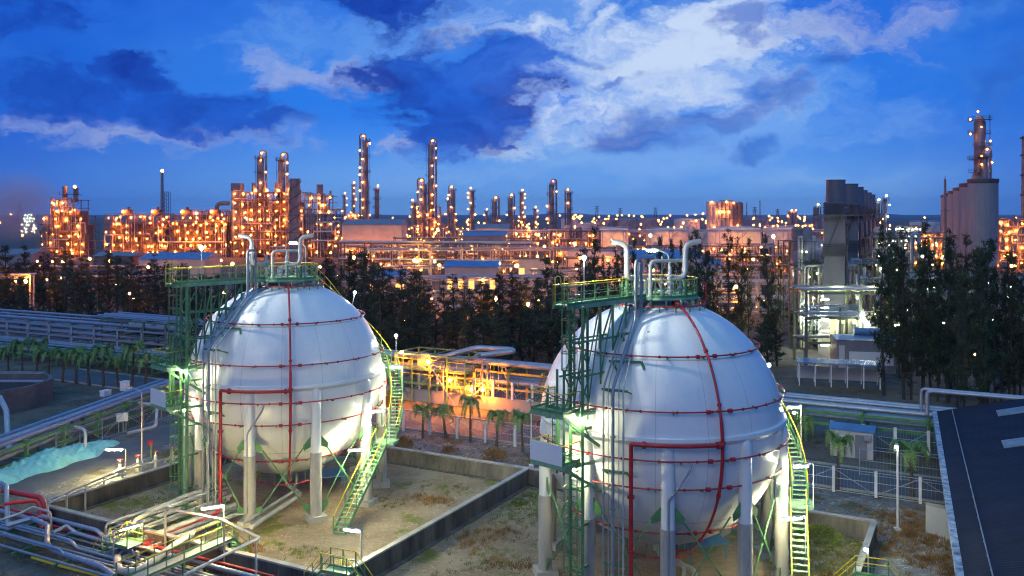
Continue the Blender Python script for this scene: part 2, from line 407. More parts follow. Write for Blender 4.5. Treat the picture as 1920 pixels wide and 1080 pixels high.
# legs
ang = [-6 + 36 * i for i in range(10)]
for a in ang:
    b = MB(); p = pol(a, 6.92)
    b.lathe([(.36, 4.6), (.355, 6.5), (.33, 8.4), (.30, 8.72), (.2, 8.93), (.06, 9.02)], p, n=20)
    leg = b.build('leg', 'shell_paint', tank)
    b = MB(); b.lathe([(.40, .38), (.395, 4.58), (.34, 4.64)], p, n=20); b.build('concrete_sleeve', 'concrete', leg)
    b = MB(); b.box((p.x, p.y, .2), (1.25, 1.25, .4), R(a)); b.build('plinth', 'concrete', leg)
    t = pol(a + 90, 1); nrm = pol(a, 1)
    for s in (-1, 1):
        for zz, up in ((5.35, 1), (.75, -1)):
            q = p + t * s * .34; q2 = p + t * s * .82
            w = nrm * .03; b = MB()
            A = [q + Vector((0, 0, zz + .38 * up)), q + Vector((0, 0, zz - .34 * up)), q2 + Vector((0, 0, zz - .55 * up)), q2 + t * s * .05 + Vector((0, 0, zz - .2 * up))]
            b.add([x - w for x in A] + [x + w for x in A], [(0, 1, 2, 3), (7, 6, 5, 4), (0, 4, 5, 1), (1, 5, 6, 2), (2, 6, 7, 3), (3, 7, 4, 0)])
            b.build('gusset', 'green_steel', leg, smooth=False)
for i, a in enumerate(ang):
    a2 = a + 36; p, q = pol(a, 6.92), pol(a2, 6.92); d = (q - p).normalized()
    off = (p + q).normalized() * .05
    for sgn, (u0, u1) in ((1, (p, q)), (-1, (q, p))):
        b = MB(); A = u0 + d * .8 * sgn + off * sgn; B = u1 - d * .8 * sgn + off * sgn
        A.z, B.z = 4.95, 1.15
        b.tube([A, B], .045, 6); mid = (A + B) / 2; b.tube([mid - (B - A).normalized() * .25, mid + (B - A).normalized() * .25], .075, 6)
        b.build('brace', 'green_steel', tank)
# sprinkler rings
for rel, rr in ((4.5, None), (1.9, None), (-.55, None), (-2.06, None), (-4.9, None), (-7.42, 2.15), (6.8, 2.62)):
    z = ZC + rel; rho = rr or math.sqrt(RS ** 2 - rel ** 2) + .32
    b = MB(); b.tube(arc((0, 0), rho, 0, 360, z, 72)[:-1], .042, 8, closed=True)
    for k in range(0, 24):
        a = k * 15 + 7 + rel * 3; p = pol(a, rho, z); b.ball(p, .085, 6, 4)
    for da in (-5, 5): b.cyl(pol(16 + da - .9, rho, z), pol(16 + da + .9, rho, z), .115, n=8)
    for k in range(18):
        a = k * 20 + 3 + rel * 7; p = pol(a, rho, z)
        if abs(rel) < 6: 
            q = on_sphere(a, z + (.05 if rel > 0 else -.05)); b.bar(p + Vector((0, 0, -.08)), q + Vector((0, 0, -.08)), .07, .09, 1)
        elif rel < 0: b.bar(p, p + Vector((0, 0, .95)) * 1.0, .06, mi=1)
        else: b.bar(p, p + Vector((0, 0, -.55)), .06, mi=1)
    b.build('sprinkler_ring', ['red_paint', 'green_steel'], tank)
# fire water riser
b = MB(); pts = []
for i in range(41):
    th = -72 + 150 * i / 40; pts.append(pol(16, (RS + .36) * math.cos(R(th)), ZC + (RS + .36) * math.sin(R(th))))
pts = [pol(16, 2.15, 1.26)] + pts + [pol(16, 1.9, 15.45)]
b.tube(pts, [.06] * 9 + [.07] * 6 + [.095] * 9 + [.07] * (len(pts) - 24), 10)
for th in (-48, -20, 2.2, 17, 40): 
    p = pol(16, (RS + .36) * math.cos(R(th)), ZC + (RS + .36) * math.sin(R(th))); q = pol(16, (RS + .36) * math.cos(R(th + 1.2)), ZC + (RS + .36) * math.sin(R(th + 1.2)))
    b.cyl(p, q, .16 if -20 < th < 10 else .12, n=10)
b.build('fire_riser', 'red_paint', tank)
b = MB(); pts = arc((0, 0), 7.5, 16, -19, ZC + .3, 14); pts += [pol(-20.5, 7.5, ZC + .3), pol(-20.5, 7.5, 7), pol(-20.5, 7.5, 1.0), pol(-22, 8.6, .8), pol(-24, 14.0, .8)]
b.tube(pts[:14] + fillet(pts[14:], .5, 6), .11, 12)
for a in (13, -16): b.cyl(pol(a, 7.5, ZC + .3), pol(a + 1.2, 7.5, ZC + .3), .19, n=12)
for z in (6.2, 3.4): b.cyl(pol(-20.5, 7.5, z), pol(-20.5, 7.5, z + .14), .19, n=12)
b.build('fire_branch', 'red_paint', tank)
# process pipe bundle, each pipe its own
BA = (-31.5, -29.8, -27.6, -25.4, -23.6)
for k, (a, r, rad, m) in enumerate(((BA[0], 7.6, .05, 'grey_pipe'), (BA[1], 7.5, .022, 'galvanised'), (BA[2], 7.6, .10, 'grey_pipe'), (BA[3], 7.5, .025, 'galvanised'), (BA[4], 7.5, .05, 'pale_pipe'))):
    x0 = pol(a, r); ztop = 11.7 + .1 * (k % 2)
    te = Vector((-2.25 + .2 * k, -2.75 + .1 * k, 15.2))
    pts = [(x0.x, x0.y, .75), (x0.x, x0.y, ztop), te] if k != 2 else [(x0.x, x0.y, .75), (x0.x, x0.y, ztop), (-1.9, -3.5, 14.95), (-1.9, -3.5, 18.1), (-1.5, -2.9, 18.1), (-1.5, -2.9, 15.2)]
    if k == 0: pts += [(-1.8, -3.1, 15.3), (-1.8, -3.1, 17.9)]
    if k == 4: pts += [(-1.2, -2.4, 15.3), (-.9, -2.0, 15.6)]
    b = MB(); b.tube(fillet(pts, .42), rad if k != 2 else rad * .9, 10)
    for z in (9.2, 5.5, 2.5):
        if rad > .04: b.cyl((x0.x, x0.y, z), (x0.x, x0.y, z + .1), rad * 1.5, n=10)
    b.build('process_pipe', m, tank)
for z, rr in ((11.6, 7.4), (7.4, 7.35), (2.6, 7.35)):
    b = MB(); b.bar(pol(-33, rr, z), pol(-22, rr, z), .09, .12)
    for a in (-32.5, -22.5): b.bar(pol(a, rr, z), on_sphere(a, z - .3) if z > 3 else pol(a, 6.9, z - .2), .08)
    b.build('pipe_support', 'green_steel', tank, smooth=False)
for t in (.35, .72):
    A = pol(BA[0], 7.55, 11.75).lerp(Vector((-2.25, -2.75, 15.2)), t); B = pol(BA[4], 7.45, 11.75).lerp(Vector((-1.45, -2.35, 15.2)), t)
    d = (B - A).normalized(); b = MB(); b.bar(A - d * .2 - Vector((0, 0, .1)), B + d * .6 - Vector((0, 0, .1)), .09, .12)
    for q in (A, B + d * .6):
        s_ = (q - Vector((0, 0, ZC))).normalized(); b.bar(q - Vector((0, 0, .1)), Vector((0, 0, ZC)) + (s_ + Vector((.02, -.03, -.07))).normalized() * RS, .11)
    b.build('pipe_support', 'green_steel', tank, smooth=False)
# relief drain on the front leg
b = MB(); p = pol(-6, 7.35)
b.tube(fillet([pol(2.5, 7.25, 8.1), pol(2.5, 7.5, 7.8), pol(-4, 7.5, 6.5), (p.x, p.y, 6.2), (p.x, p.y, .9), (p.x - .9, p.y - .2, .9)], .2), .055, 8); b.build('drain_pipe', 'grey_pipe', tank)

# railings helper: top rail, mid rail, posts
def railing(b_, pts, h=1.0, step=1.2, mi_top=0, mi_post=1, closed=False, r=.03):
    P = [Vector(p) for p in pts]
    if closed: P.append(P[0])
    up = Vector((0, 0, h))
    for i in range(len(P) - 1):
        a, c = P[i], P[i + 1]
        b_.tube([a + up, c + up], r, 6, mi=mi_top); b_.bar(a + up * .5, c + up * .5, .035, mi=mi_post); b_.bar(a + up * .06, c + up * .06, .02, .13, mi=mi_post)
        k = max(1, round((c - a).length / step))
        for j in range(k + (1 if i == len(P) - 2 else 0)):
            q = a.lerp(c, j / k); b_.bar(q, q + up, .05, mi=mi_post)
# crown deck
deck = MB(); deck.lathe([(.6, 15.80), (2.2, 15.80), (2.2, 15.93), (.6, 15.93)], n=40, cap=False)
deck.tube(arc((0, 0), 2.2, 0, 360, 15.82, 40)[:-1], .07, 6, closed=True)
for k in range(16):
    a = k * 22.5; q = on_sphere(a, 15.28); deck.bar((q.x * 1.0, q.y, 15.2), (q.x, q.y, 15.8), .09)
    e = pol(a, 2.2, 15.82); f_ = on_sphere(a, 15.05, .02); deck.bar(e, (e.x, e.y, 14.98), .07)
cd = deck.build('crown_deck', ['green_deck'], tank)
b = MB(); railing(b, [p for i, p in enumerate(arc((0, 0), 2.18, -20, 290, 15.93, 18))], step=.9); b.build('deck_railing', ['yellow_paint', 'green_steel'], cd)
for v in (Vector((.35, -1.45, 0)), Vector((-1.32, -.74, 0))):
    b = MB()
    b.lathe([(.10, 15.9), (.10, 16.25), (.2, 16.25), (.2, 16.32), (.13, 16.36), (.13, 16.6), (.24, 16.62), (.24, 16.7), (.16, 16.75), (.17, 17.05), (.25, 17.08), (.25, 17.16), (.12, 17.22), (.11, 17.6), (.05, 17.66), (.045, 17.95)], v, n=12)
    b.build('relief_valve', 'pale_pipe', tank)
for (v, w, dx) in ((Vector((-1.32, -.74, 16.95)), Vector((-2.15, -1.66, 0)), Vector((-.9, -.15, 0))), (Vector((.35, -1.45, 16.95)), Vector((1.27, -1.26, 0)), Vector((.9, .1, 0)))):
    m_ = w + (v - w) * .55; m_.z = 16.95
    b = MB(); b.tube(fillet([v, m_ , (w.x, w.y, 17.0), (w.x, w.y, 18.85), (w.x + dx.x * .3, w.y + dx.y * .3, 19.02), (w.x + dx.x, w.y + dx.y, 19.12)], .5, 7), [.14] * 2 + [.21] * 40, 12) if False else b.tube(fillet([v, (w.x, w.y, 17.0), (w.x, w.y, 18.95), (w.x + dx.x, w.y + dx.y, 19.1)], .45, 7), .155, 14)
    b.cyl((w.x, w.y, 15.9), (w.x, w.y, 16.85), .13, n=8, mi=1)
    b.build('vent_pipe', ['pale_pipe', 'green_steel'], tank)
b = MB(); b.tube(fillet([(-.75, -1.3, 15.9), (-.75, -1.3, 17.95), (1.25, -.3, 17.95)], .35), .11, 10); b.tube(fillet([(-.2, .3, 15.9), (-.2, .3, 18.25), (-1.1, -.6, 18.25)], .2), .045, 6)
b.tube([(.05, -.6, 15.9), (.05, -.6, 18.2)], .04, 6); b.tube(fillet([(.9, .8, 15.9), (.9, .8, 16.7), (-.9, .9, 16.7), (-.9, .9, 15.9)], .2), .09, 8); b.build('crown_pipe', 'pale_pipe', tank)
for q in ((-.1, -1.2), (.6, .4), (-.7, .5), (1.3, .3)):
    b = MB(); b.lathe([(.11, 15.93), (.11, 16.2), (.2, 16.2), (.2, 16.28), (.09, 16.3), (.09, 16.6), (.02, 16.8)], (q[0], q[1], 0), n=10)
    b.tube([pol(a, .16, 16.7) + Vector((q[0], q[1], 0)) for a in range(0, 360, 30)], .025, 5, closed=True); b.build('crown_valve', 'galvanised', tank)
b = MB(); b.tube(fillet([(2.55, .2, 15.5), (2.75, .1, 15.6), (2.75, .1, 16.6), (2.45, .1, 16.62)], .06), .035, 6); b.build('spray_pipe', 'red_paint', tank)

# walkway from the crown to the ladder tower
uw = pol(-43, 1); tw = pol(-133, 1)
b = MB(); w2 = .48
A, B = uw * 2.1, uw * 9.1
b.slab([(A + tw * w2)[:2], (B + tw * w2)[:2], (B - tw * w2)[:2], (A - tw * w2)[:2]], 15.94, 16.0)
for s in (-1, 1): b.bar(A + tw * s * w2 + Vector((0, 0, 15.86)), B + tw * s * w2 + Vector((0, 0, 15.86)), .08, .2)
walk = b.build('walkway', 'green_deck', tank)
b = MB()
for s in (-1, 1): railing(b, [A + tw * s * w2 + Vector((0, 0, 16)), B + tw * s * w2 + Vector((0, 0, 16))], step=1.15)
for s in (-1, 1):
    q = B + tw * s * .3 + uw * .05
    b.tube(fillet([q + Vector((0, 0, 15.9)), q + Vector((0, 0, 17.45)), q - uw * .45 + Vector((0, 0, 17.45)), q - uw * .45 + Vector((0, 0, 16.95))], .22), .03, 6)
b.build('walkway_railing', ['yellow_paint', 'green_steel'], walk)
# trestle legs under the walkway with braces, standing on the shell
b = MB(); prev = None
for r_ in (4.0, 5.2, 6.3, 7.4):
    zb = ZC + math.sqrt(max(0, RS ** 2 - min(r_, 6.6) ** 2)) if r_ < 6.7 else 10.0
    for s in (-1, 1): b.bar(uw * r_ + tw * s * .46 + Vector((0, 0, zb - .1)), uw * r_ + tw * s * .46 + Vector((0, 0, 15.8)), .10)
    if prev:
        for s in (-1, 1):
            b.bar(uw * prev[0] + tw * s * .46 + Vector((0, 0, 15.6)), uw * r_ + tw * s * .46 + Vector((0, 0, max(zb, prev[1] - 1.2))), .07)
    prev = (r_, zb)
for z in (10.4, 12.2, 14.0):
    for s in (-1, 1):
        ra = math.sqrt(max(0, RS ** 2 - (z - ZC) ** 2)) 
        b.bar(uw * ra * .98 + tw * s * .46 + Vector((0, 0, z)), uw * 8.6 + tw * s * .46 + Vector((0, 0, z)), .09)
        b.bar(uw * 8.2 + tw * s * .46 + Vector((0, 0, z)), uw * 7.3 + tw * s * .46 + Vector((0, 0, z + 1.7)), .06)
        b.bar(uw * 8.2 + tw * s * .46 + Vector((0, 0, z)), uw * 7.3 + tw * s * .46 + Vector((0, 0, z - 1.4)), .06)
b.build('trestle', 'green_steel', tank, smooth=False)
# ladder tower with caged ladders and two landings
b = MB()
for r_, t_ in ((8.2, .05), (8.2, -.75)): b.bar(uw * r_ + tw * t_ + Vector((0, 0, .2)), uw * r_ + tw * t_ + Vector((0, 0, 15.9)), .16)
for r_, t_ in ((8.75, .05), (8.75, .5)): b.bar(uw * r_ + tw * t_ + Vector((0, 0, 7.2)), uw * r_ + tw * t_ + Vector((0, 0, 12.6)), .12)
for z in (2.2, 4.4, 6.4, 9.4, 12.2, 14):
    b.bar(uw * 8.2 + tw * .05 + Vector((0, 0, z)), uw * 8.2 - tw * .75 + Vector((0, 0, z)), .1)
    b.bar(uw * 8.2 - tw * .35 + Vector((0, 0, z)), uw * 6.9 - tw * .35 + Vector((0, 0, z)), .1)
b.box(uw * 8.2 - tw * .35 + Vector((0, 0, .1)), (1.6, 1.2, .2), R(-43))
tower = b.build('access_tower', 'green_steel', tank)
def ladder(z0, z1, r_, t_, name='ladder'):
    b = MB(); o = uw * r_ + tw * t_
    for s in (-1, 1): b.bar(o + tw * s * .23 + Vector((0, 0, z0)), o + tw * s * .23 + Vector((0, 0, z1)), .05, .07)
    z = z0 + .2
    while z < z1: b.bar(o - tw * .23 + Vector((0, 0, z)), o + tw * .23 + Vector((0, 0, z)), .035); z += .3
    b.build(name, 'green_steel', tower)
    b = MB(); z = z0 + 2.2
    hoop = lambda z: [o + tw * (.36 * math.cos(R(k))) + uw * (.72 * math.sin(R(k))) + Vector((0, 0, z)) for k in range(0, 181, 22)]
    zs = []
    while z < z1 + .9: b.tube(hoop(z), .026, 5); zs.append(z); z += .85
    if len(zs) > 1:
        for k in range(0, 181, 45):
            d = tw * (.36 * math.cos(R(k))) + uw * (.72 * math.sin(R(k))); b.bar(o + d + Vector((0, 0, zs[0])), o + d + Vector((0, 0, zs[-1])), .03)
    b.build('safety_cage', 'green_steel', tower)
ladder(.2, 8.0, 8.45, -.35); ladder(7.9, 10.6, 8.45, .85); ladder(10.5, 16.2, 8.55, -.3)
for z0, panel in ((10.5, False), (7.9, True)):
    c = [uw * 8.1 - tw * .5, uw * 9.5 - tw * .5, uw * 9.5 + tw * 1.65, uw * 8.1 + tw * 1.65]
    b = MB(); b.slab([q[:2] for q in c], z0 - .06, z0)
    for i in range(4): b.bar(c[i] + Vector((0, 0, z0 - .14)), c[(i + 1) % 4] + Vector((0, 0, z0 - .14)), .1, .22)
    for t_ in (-.5, 1.65):
        b.bar(uw * 9.5 + tw * t_ + Vector((0, 0, z0 - .16)), on_sphere(-43 - t_ * 8, z0 - .3), .12, .16)
    b.bar(uw * 9.4 - tw * .5 + Vector((0, 0, z0 - .2)), on_sphere(-36, max(z0 - 2.0, 4)), .12, .16)
    pf = b.build('landing', 'green_deck', tower)
    b = MB(); railing(b, [c[0] + Vector((0, 0, z0)), c[1] + Vector((0, 0, z0)), c[2] + Vector((0, 0, z0)), c[3] + Vector((0, 0, z0))], step=.9)
    railing(b, [uw * 8.1 + tw * 1.2 + Vector((0, 0, z0)), uw * 8.7 + tw * 1.2 + Vector((0, 0, z0)), uw * 8.7 + tw * .5 + Vector((0, 0, z0))], step=.7)
    b.build('landing_railing', ['yellow_paint', 'green_steel'], tower)
    if panel:
        b = MB(); q0, q1 = c[1] + uw * .06, c[2] + uw * .06
        b.box((q0 + q1) / 2 + Vector((0, 0, z0 + .5)), ((q1 - q0).length, .04, 1.02), math.atan2((q1 - q0).y, (q1 - q0).x)); b.build('sign_board', 'white_panel', tower)
# spiral stair
def stair(path, name, width=.85, sub=tank):
    """path: centre line points from the foot up"""
    P = [Vector(p) for p in path]; 
    seg = [(P[i + 1] - P[i]).length for i in range(len(P) - 1)]; tot = sum(seg)
    def at(s):
        s = max(0, min(tot - 1e-4, s))
        for i, l in enumerate(seg):
            if s <= l: return P[i].lerp(P[i + 1], s / l), (P[i + 1] - P[i])
            s -= l
    b = MB(); rise = abs(P[-1].z - P[0].z); nst = max(2, round(rise / .205))
    L_, R_ = [], []
    for i in range(nst + 1):
        p, d = at(tot * i / nst); h_ = Vector((d.x, d.y, 0)).normalized(); sd = Vector((h_.y, -h_.x, 0))
        L_.append(p - sd * width / 2); R_.append(p + sd * width / 2)
        b.box(p, (width, .25, .04), math.atan2(sd.y, sd.x))
    st = b.build(name, 'green_deck', sub, smooth=False)
    for E_ in (L_, R_):
        b = MB()
        for i in range(0, len(E_) - 1): b.bar(E_[i] - Vector((0, 0, .05)), E_[i + 1] - Vector((0, 0, .05)), .06, .24)
        b.build('stringer', 'green_steel', st, smooth=False)
    b = MB(); up = Vector((0, 0, 1.0))
    for E_ in (L_, R_):
        b.tube([q + up for q in E_[::3]] + ([E_[-1] + up] if (len(E_) - 1) % 3 else []), .032, 6, mi=0)
        b.tube([q + up * .5 for q in E_[::3]], .02, 5, mi=1)
        for q in E_[::5]: b.bar(q, q + up, .05, mi=1)
    b.build('handrail', ['yellow_paint', 'green_steel'], st)
    return st
foot = Vector((5.55, -8.6, .15)); l1 = Vector((7.35, -2.5, 4.3))
stair([foot, l1], 'stair_flight')
l1b = pol(80, 7.95, 4.3)
def landing(c, rz, size, z):
    b = MB(); b.box((c.x, c.y, z - .04), (size[0], size[1], .08), rz); b.box((c.x, c.y, z - .16), (size[0] * .96, size[1] * .96, .16), rz)
    q = Vector((c.x, c.y, 0)).normalized() * 6.3
    b.bar((c.x, c.y, z - .25), (q.x, q.y, max(z - .9, 3.2)), .12); b.bar((c.x, c.y, z - .2), (q.x * 1.05, q.y * 1.05, z - .2), .14)
    return b.build('stair_landing', 'green_deck', tank)
landing(pol(77, 7.85), R(77), (1.2, 1.5), 4.32)
stair([pol(80 + (113 - 80) * i / 8, 7.95 + .15 * math.sin(i / 8 * 3.14), 4.32 + 4.4 * i / 8) for i in range(9)], 'stair_flight')
landing(pol(118, 8.1), R(118), (1.2, 1.5), 8.74)
pp = [(122, 8.05, 8.75), (132, 7.75, 10.0), (142, 7.35, 11.2), (150, 6.75, 12.4), (155, 5.9, 13.5), (158, 4.9, 14.4), (160, 3.7, 15.3), (160, 2.4, 15.93)]
stair([pol(*q) for q in pp], 'stair_flight')
# stair and deck lamps
def tube_lamp(p, d, post=None, name='tube_lamp', par=tank, L_=.9, m='tube_white', r=.06):
    p = Vector(p); d = Vector(d).normalized() * L_ / 2
    b = MB(); b.tube([p - d, p + d], r, 8); tl = b.build(name, m, par)
    b = MB(); b.bar(p - d * 1.1 + Vector((0, 0, r + .03)), p + d * 1.1 + Vector((0, 0, r + .03)), r * 3, .05)
    if post:
        b.tube(fillet([Vector(post), Vector((post[0], post[1], p.z + .12)), p + Vector((0, 0, r + .08))], .1), .03, 6)
    b.build('lamp_hood', 'galvanised', tl)
tube_lamp((6.1, -5.3, 4.55), (1, .2, 0), (6.9, -5.1, 2.2), L_=1.1)
tube_lamp((7.25, -3.3, 6.75), (1, .2, 0), (8.0, -3.1, 4.4), L_=.8)
tube_lamp((8.0, .3, 9.2), (1, 0, 0), (8.5, .5, 6.0), L_=.7)
tube_lamp(pol(-39, 8.4, 10.15), tw, None, L_=.7, r=.045)
tube_lamp(pol(-45, 8.0, 7.4), tw, None, L_=.6)
def globe_lamp(p, base, r, m, name='pole_lamp'):
    b = MB(); b.ball(p, r, 10, 8); g = b.build(name, m, tank)
    b = MB(); b.tube([base, (p[0], p[1], p[2] - r)], .035, 6); b.lathe([(r * 1.15, 0), (r * .8, .06), (.03, .1)], (p[0], p[1], p[2] + r), n=10); b.build('lamp_post', 'galvanised', g)
q = uw * 6.5 + tw * .5
globe_lamp((q.x, q.y, 18.3), (q.x, q.y, 16), .11, 'lamp_flood')
globe_lamp((pol(152, 8.0)).to_tuple()[:2] + (14.2,), pol(152, 7.2, 11.9), .09, 'lamp_flood')
q = pol(117, 8.5); globe_lamp((q.x, q.y, 11.1), (q.x, q.y, 8.8), .09, 'lamp_flood')
# floodlight head on a bent mast above the crown, and a small solar panel beside it
b = MB(); b.box((-.1, 2.2, 18.42), (.55, .3, .14), R(20)); fl = b.build('flood_lamp', 'lamp_white', tank)
b = MB(); b.box((-.1, 2.2, 18.54), (.62, .38, .08), R(20)); b.tube(fillet([(.9, 2.0, 15.9), (.9, 2.0, 18.2), (.15, 2.2, 18.52)], .2), .05, 6); b.build('lamp_mast', 'galvanised', fl)
bpy.context.view_layer.update()
tank2 = copy_tree(tank)
tank2.location = C2; tank2['label'] = 'white spherical gas tank on ten legs nearest the dark roofed warehouse'
# ------------------------------------------------------------------ near ground: sheets 4 mm and more apart
def sheet(name, poly, z, m, lab=None):
    b = MB(); b.add([(p[0], p[1], z) for p in poly], [tuple(range(len(poly)))]); o = b.build(name, m, smooth=False); tag(o, lab, None, None, 'structure'); return o
sheet('ground', [(-9000, -200), (9000, -200), (9000, 12000), (-9000, 12000)], 0, 'plant_floor')
sheet('yard', [UV(-90, -40), UV(120, -40), UV(120, 60), UV(-90, 60)], .004, 'earth')
sheet('gravel_strip', [UV(-16, 10.3), UV(70, 10.3), UV(70, 19.6), UV(-16, 19.6)], .009, 'stones')
sheet('road', [UV(-60, 20.2), UV(90, 20.2), UV(90, 26.2), UV(-60, 26.2)], .02, 'asphalt')
sheet('bund_floor', [UV(-9.8, -12.4), UV(14.7, -12.4), UV(14.7, 9.9), UV(-9.8, 9.9)], .03, 'bund_floor')
sheet('bund_floor', [UV(15.1, -30), UV(39.3, -30), UV(39.3, 9.9), UV(15.1, 9.9)], .034, 'bund_floor')
sheet('gravel_yard', [UV(39.7, -30), UV(47, -30), UV(47, 17.5), UV(39.7, 17.5)], .026, 'yard_gravel')
rl = [Vector((-52, 32)), Vector((-45, 55)), Vector((-39.6, 68)), Vector((-32.9, 86)), Vector((-26, 108))]
rr = [Vector((-45.5, 32)), Vector((-39.2, 55)), Vector((-35, 66.6)), Vector((-30, 81.5)), Vector((-21, 106))]
sheet('side_road', rl + rr[::-1], .024, 'asphalt')
sheet('verge', rr + [Vector((-17, 104)), UV(-10.4, 10), UV(-10.4, -13), Vector((-36, 40)), Vector((-38, 32))], .014, 'stones')
sheet('far_verge', [p + Vector((-3.2, .8)) for p in rl] + rl[::-1], .016, 'stones')
# kerbs as real steps
def kerb(a, c, name='kerb'):
    b = MB(); b.bar(Vector((a[0], a[1], .07)), Vector((c[0], c[1], .07)), .22, .14); o = b.build(name, 'concrete', smooth=False); tag(o, None, None, None, 'structure')
kerb(UV(-60, 20.05), UV(90, 20.05)); kerb(UV(-60, 26.35), UV(90, 26.35))

# ------------------------------------------------------------------ bund walls
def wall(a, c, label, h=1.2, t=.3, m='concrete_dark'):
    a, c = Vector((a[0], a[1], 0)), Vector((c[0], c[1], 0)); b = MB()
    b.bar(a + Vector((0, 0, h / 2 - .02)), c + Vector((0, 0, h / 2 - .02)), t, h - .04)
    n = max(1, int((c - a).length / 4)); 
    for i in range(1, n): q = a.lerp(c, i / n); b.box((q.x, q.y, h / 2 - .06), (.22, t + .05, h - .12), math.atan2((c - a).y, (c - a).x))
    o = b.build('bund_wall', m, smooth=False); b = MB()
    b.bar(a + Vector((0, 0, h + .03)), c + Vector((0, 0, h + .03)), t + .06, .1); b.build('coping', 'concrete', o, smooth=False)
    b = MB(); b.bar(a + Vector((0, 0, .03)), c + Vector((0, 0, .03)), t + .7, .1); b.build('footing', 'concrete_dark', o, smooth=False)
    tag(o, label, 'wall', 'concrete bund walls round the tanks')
wall(UV(-10.15, 10.1), UV(39.6, 10.1), 'long grey concrete bund wall running behind both spherical tanks', m='concrete_wall')
wall(UV(-10, -12.6), UV(-10, 9.9), 'concrete bund wall between the first tank and the road with the tarpaulin')
wall(UV(-9.8, -12.6), UV(14.7, -12.6), 'dark stained bund wall beside the pipe bridge and red pipes')
wall(UV(14.9, -30), UV(14.9, 9.9), 'dark bund wall dividing the two tank yards')
wall(UV(39.5, -30), UV(39.5, 9.9), 'bund wall beside the gravel yard and the warehouse')
# steps down into the bund, with a yellow rail
t = empty('access_steps', UV(-9.2, -.6), 'small concrete steps over the bund wall with a bent yellow handrail', 'steps', None, ROT)
b = MB()
for i in range(6): b.box((.3 + i * .28, 0, (1.2 - i * .2) / 2), (.28, 1.0, 1.2 - i * .2))
b.build('tread', 'concrete', t, smooth=False)
b = MB(); b.tube(fillet([(1.9, .5, .9), (.1, .5, 2.2), (-1.2, .5, 2.2), (-2.6, .5, .9), (-2.6, .5, 0)], .2), .035, 6); b.tube(fillet([(1.9, -.5, .9), (.1, -.5, 2.2), (-1.2, -.5, 2.2), (-2.6, -.5, .9)], .2), .035, 6); b.build('handrail', 'yellow_paint', t)

# ------------------------------------------------------------------ grass and shrubs
def tufts(b_, pts, hmin, hmax, blades=20, spread=.3):
    for p in pts:
        h = rnd.uniform(hmin, hmax)
        for k in range(blades):
            a = rnd.uniform(0, 6.283); r_ = spread * math.sqrt(rnd.random()) * (.6 + h); q = Vector((p[0] + r_ * math.cos(a), p[1] + r_ * math.sin(a), p[2] if len(p) > 2 else .03))
            l = h * rnd.uniform(.5, 1); d = Vector((math.cos(a) * .45 * l, math.sin(a) * .45 * l, l)); s = Vector((-math.sin(a), math.cos(a), 0)) * rnd.uniform(.010, .022)
            b_.add([q - s, q + s, q + d], [(0, 1, 2)])
def cluster(u, v, n, su, sv): return [UV(u + rnd.gauss(0, su), v + rnd.gauss(0, sv), .03) for _ in range(int(n * 2.2))]
b = MB(); pts = []
for u, v, n, su, sv in ((-5, -6, 110, 1.8, 1.6), (-3.5, -8.5, 60, 1.5, .8), (16.5, 6.5, 90, .7, 2.0), (18, 4, 50, 1.2, 1.2), (10, 6, 26, 1.2, .6), (8, 1.5, 18, .8, .8), (37, 6.5, 140, 1.6, 1.6), (37.5, 3, 60, 1.2, 1.5), (12.5, -9, 22, 1, .6), (20, -5, 22, 1.5, 1), (8.8, -8.6, 16, .7, .5), (36, 2, 30, 1.5, 2), (46, 14, 60, 2, 1.5)): pts += cluster(u, v, n, su, sv)
tufts(b, pts, .04, .2); tag(b.build('grass', 'green_grass', smooth=False), 'low green grass growing in patches on the bund floors', 'grass', None, 'stuff')
b = MB(); pts = []
for u, v, n, su, sv in ((10.5, 3.5, 34, 1, .5), (17, -2, 26, .7, 1), (21, -4, 26, 1.5, .5), (18, 0, 22, 1, .8), (5.5, -9.5, 30, .5, .4), (37, 2, 70, 1.5, 2), (42, 13, 300, 1.8, 2.4), (45.3, 15, 160, 1.2, 1.5), (43, 8, 90, 1.5, 1.0), (13, 13, 60, 4, 1.4), (20, 12.6, 60, 3, .8), (0, 13, 50, 3, 1), (45, 6, 50, .8, .6), (20, -9, 30, 2, 1)): pts += cluster(u, v, n, su, sv)
tufts(b, pts, .06, .36); tag(b.build('dry_grass', 'dry_grass', smooth=False), 'tall dry orange grass by the fences and tank yards', 'grass', None, 'stuff')
def shrub(p, r, h, m, label, n=420):
    b = MB()
    for _ in range(n):
        a = rnd.uniform(0, 6.283); e = math.asin(rnd.random()); rr_ = rnd.uniform(.55, 1.0)
        c = Vector((math.cos(a) * math.cos(e) * r, math.sin(a) * math.cos(e) * r, math.sin(e) * h)) * rr_
        d = (c.normalized() + Vector((rnd.gauss(0, .5), rnd.gauss(0, .5), rnd.gauss(.2, .5)))).normalized() * rnd.uniform(.16, .34); s = d.orthogonal().normalized() * .05
        b.add([c - s, c + s, c + d], [(0, 1, 2)])
    for k in range(7):
        a = k * .9; b.tube([(0, 0, 0), (math.cos(a) * r * .6, math.sin(a) * r * .6, h * .6)], .02, 4)
    o = b.build('shrub', m, smooth=False, loc=p); tag(o, label, 'shrub')
shrub(G(928, 862), 1.1, 1.0, 'dry_grass', 'brown dry shrub behind the bund wall, between the two tanks')
shrub(G(1010, 868), .9, .8, 'dry_grass', 'brown dry shrub tucked beside the second tank legs')
shrub(G(757, 836), .9, .8, 'dry_grass', 'small dry shrub near the stair of the first tank')
shrub(G(842, 848), .6, .5, 'dry_grass', 'tiny dry shrub at the middle of the gravel strip', 200)
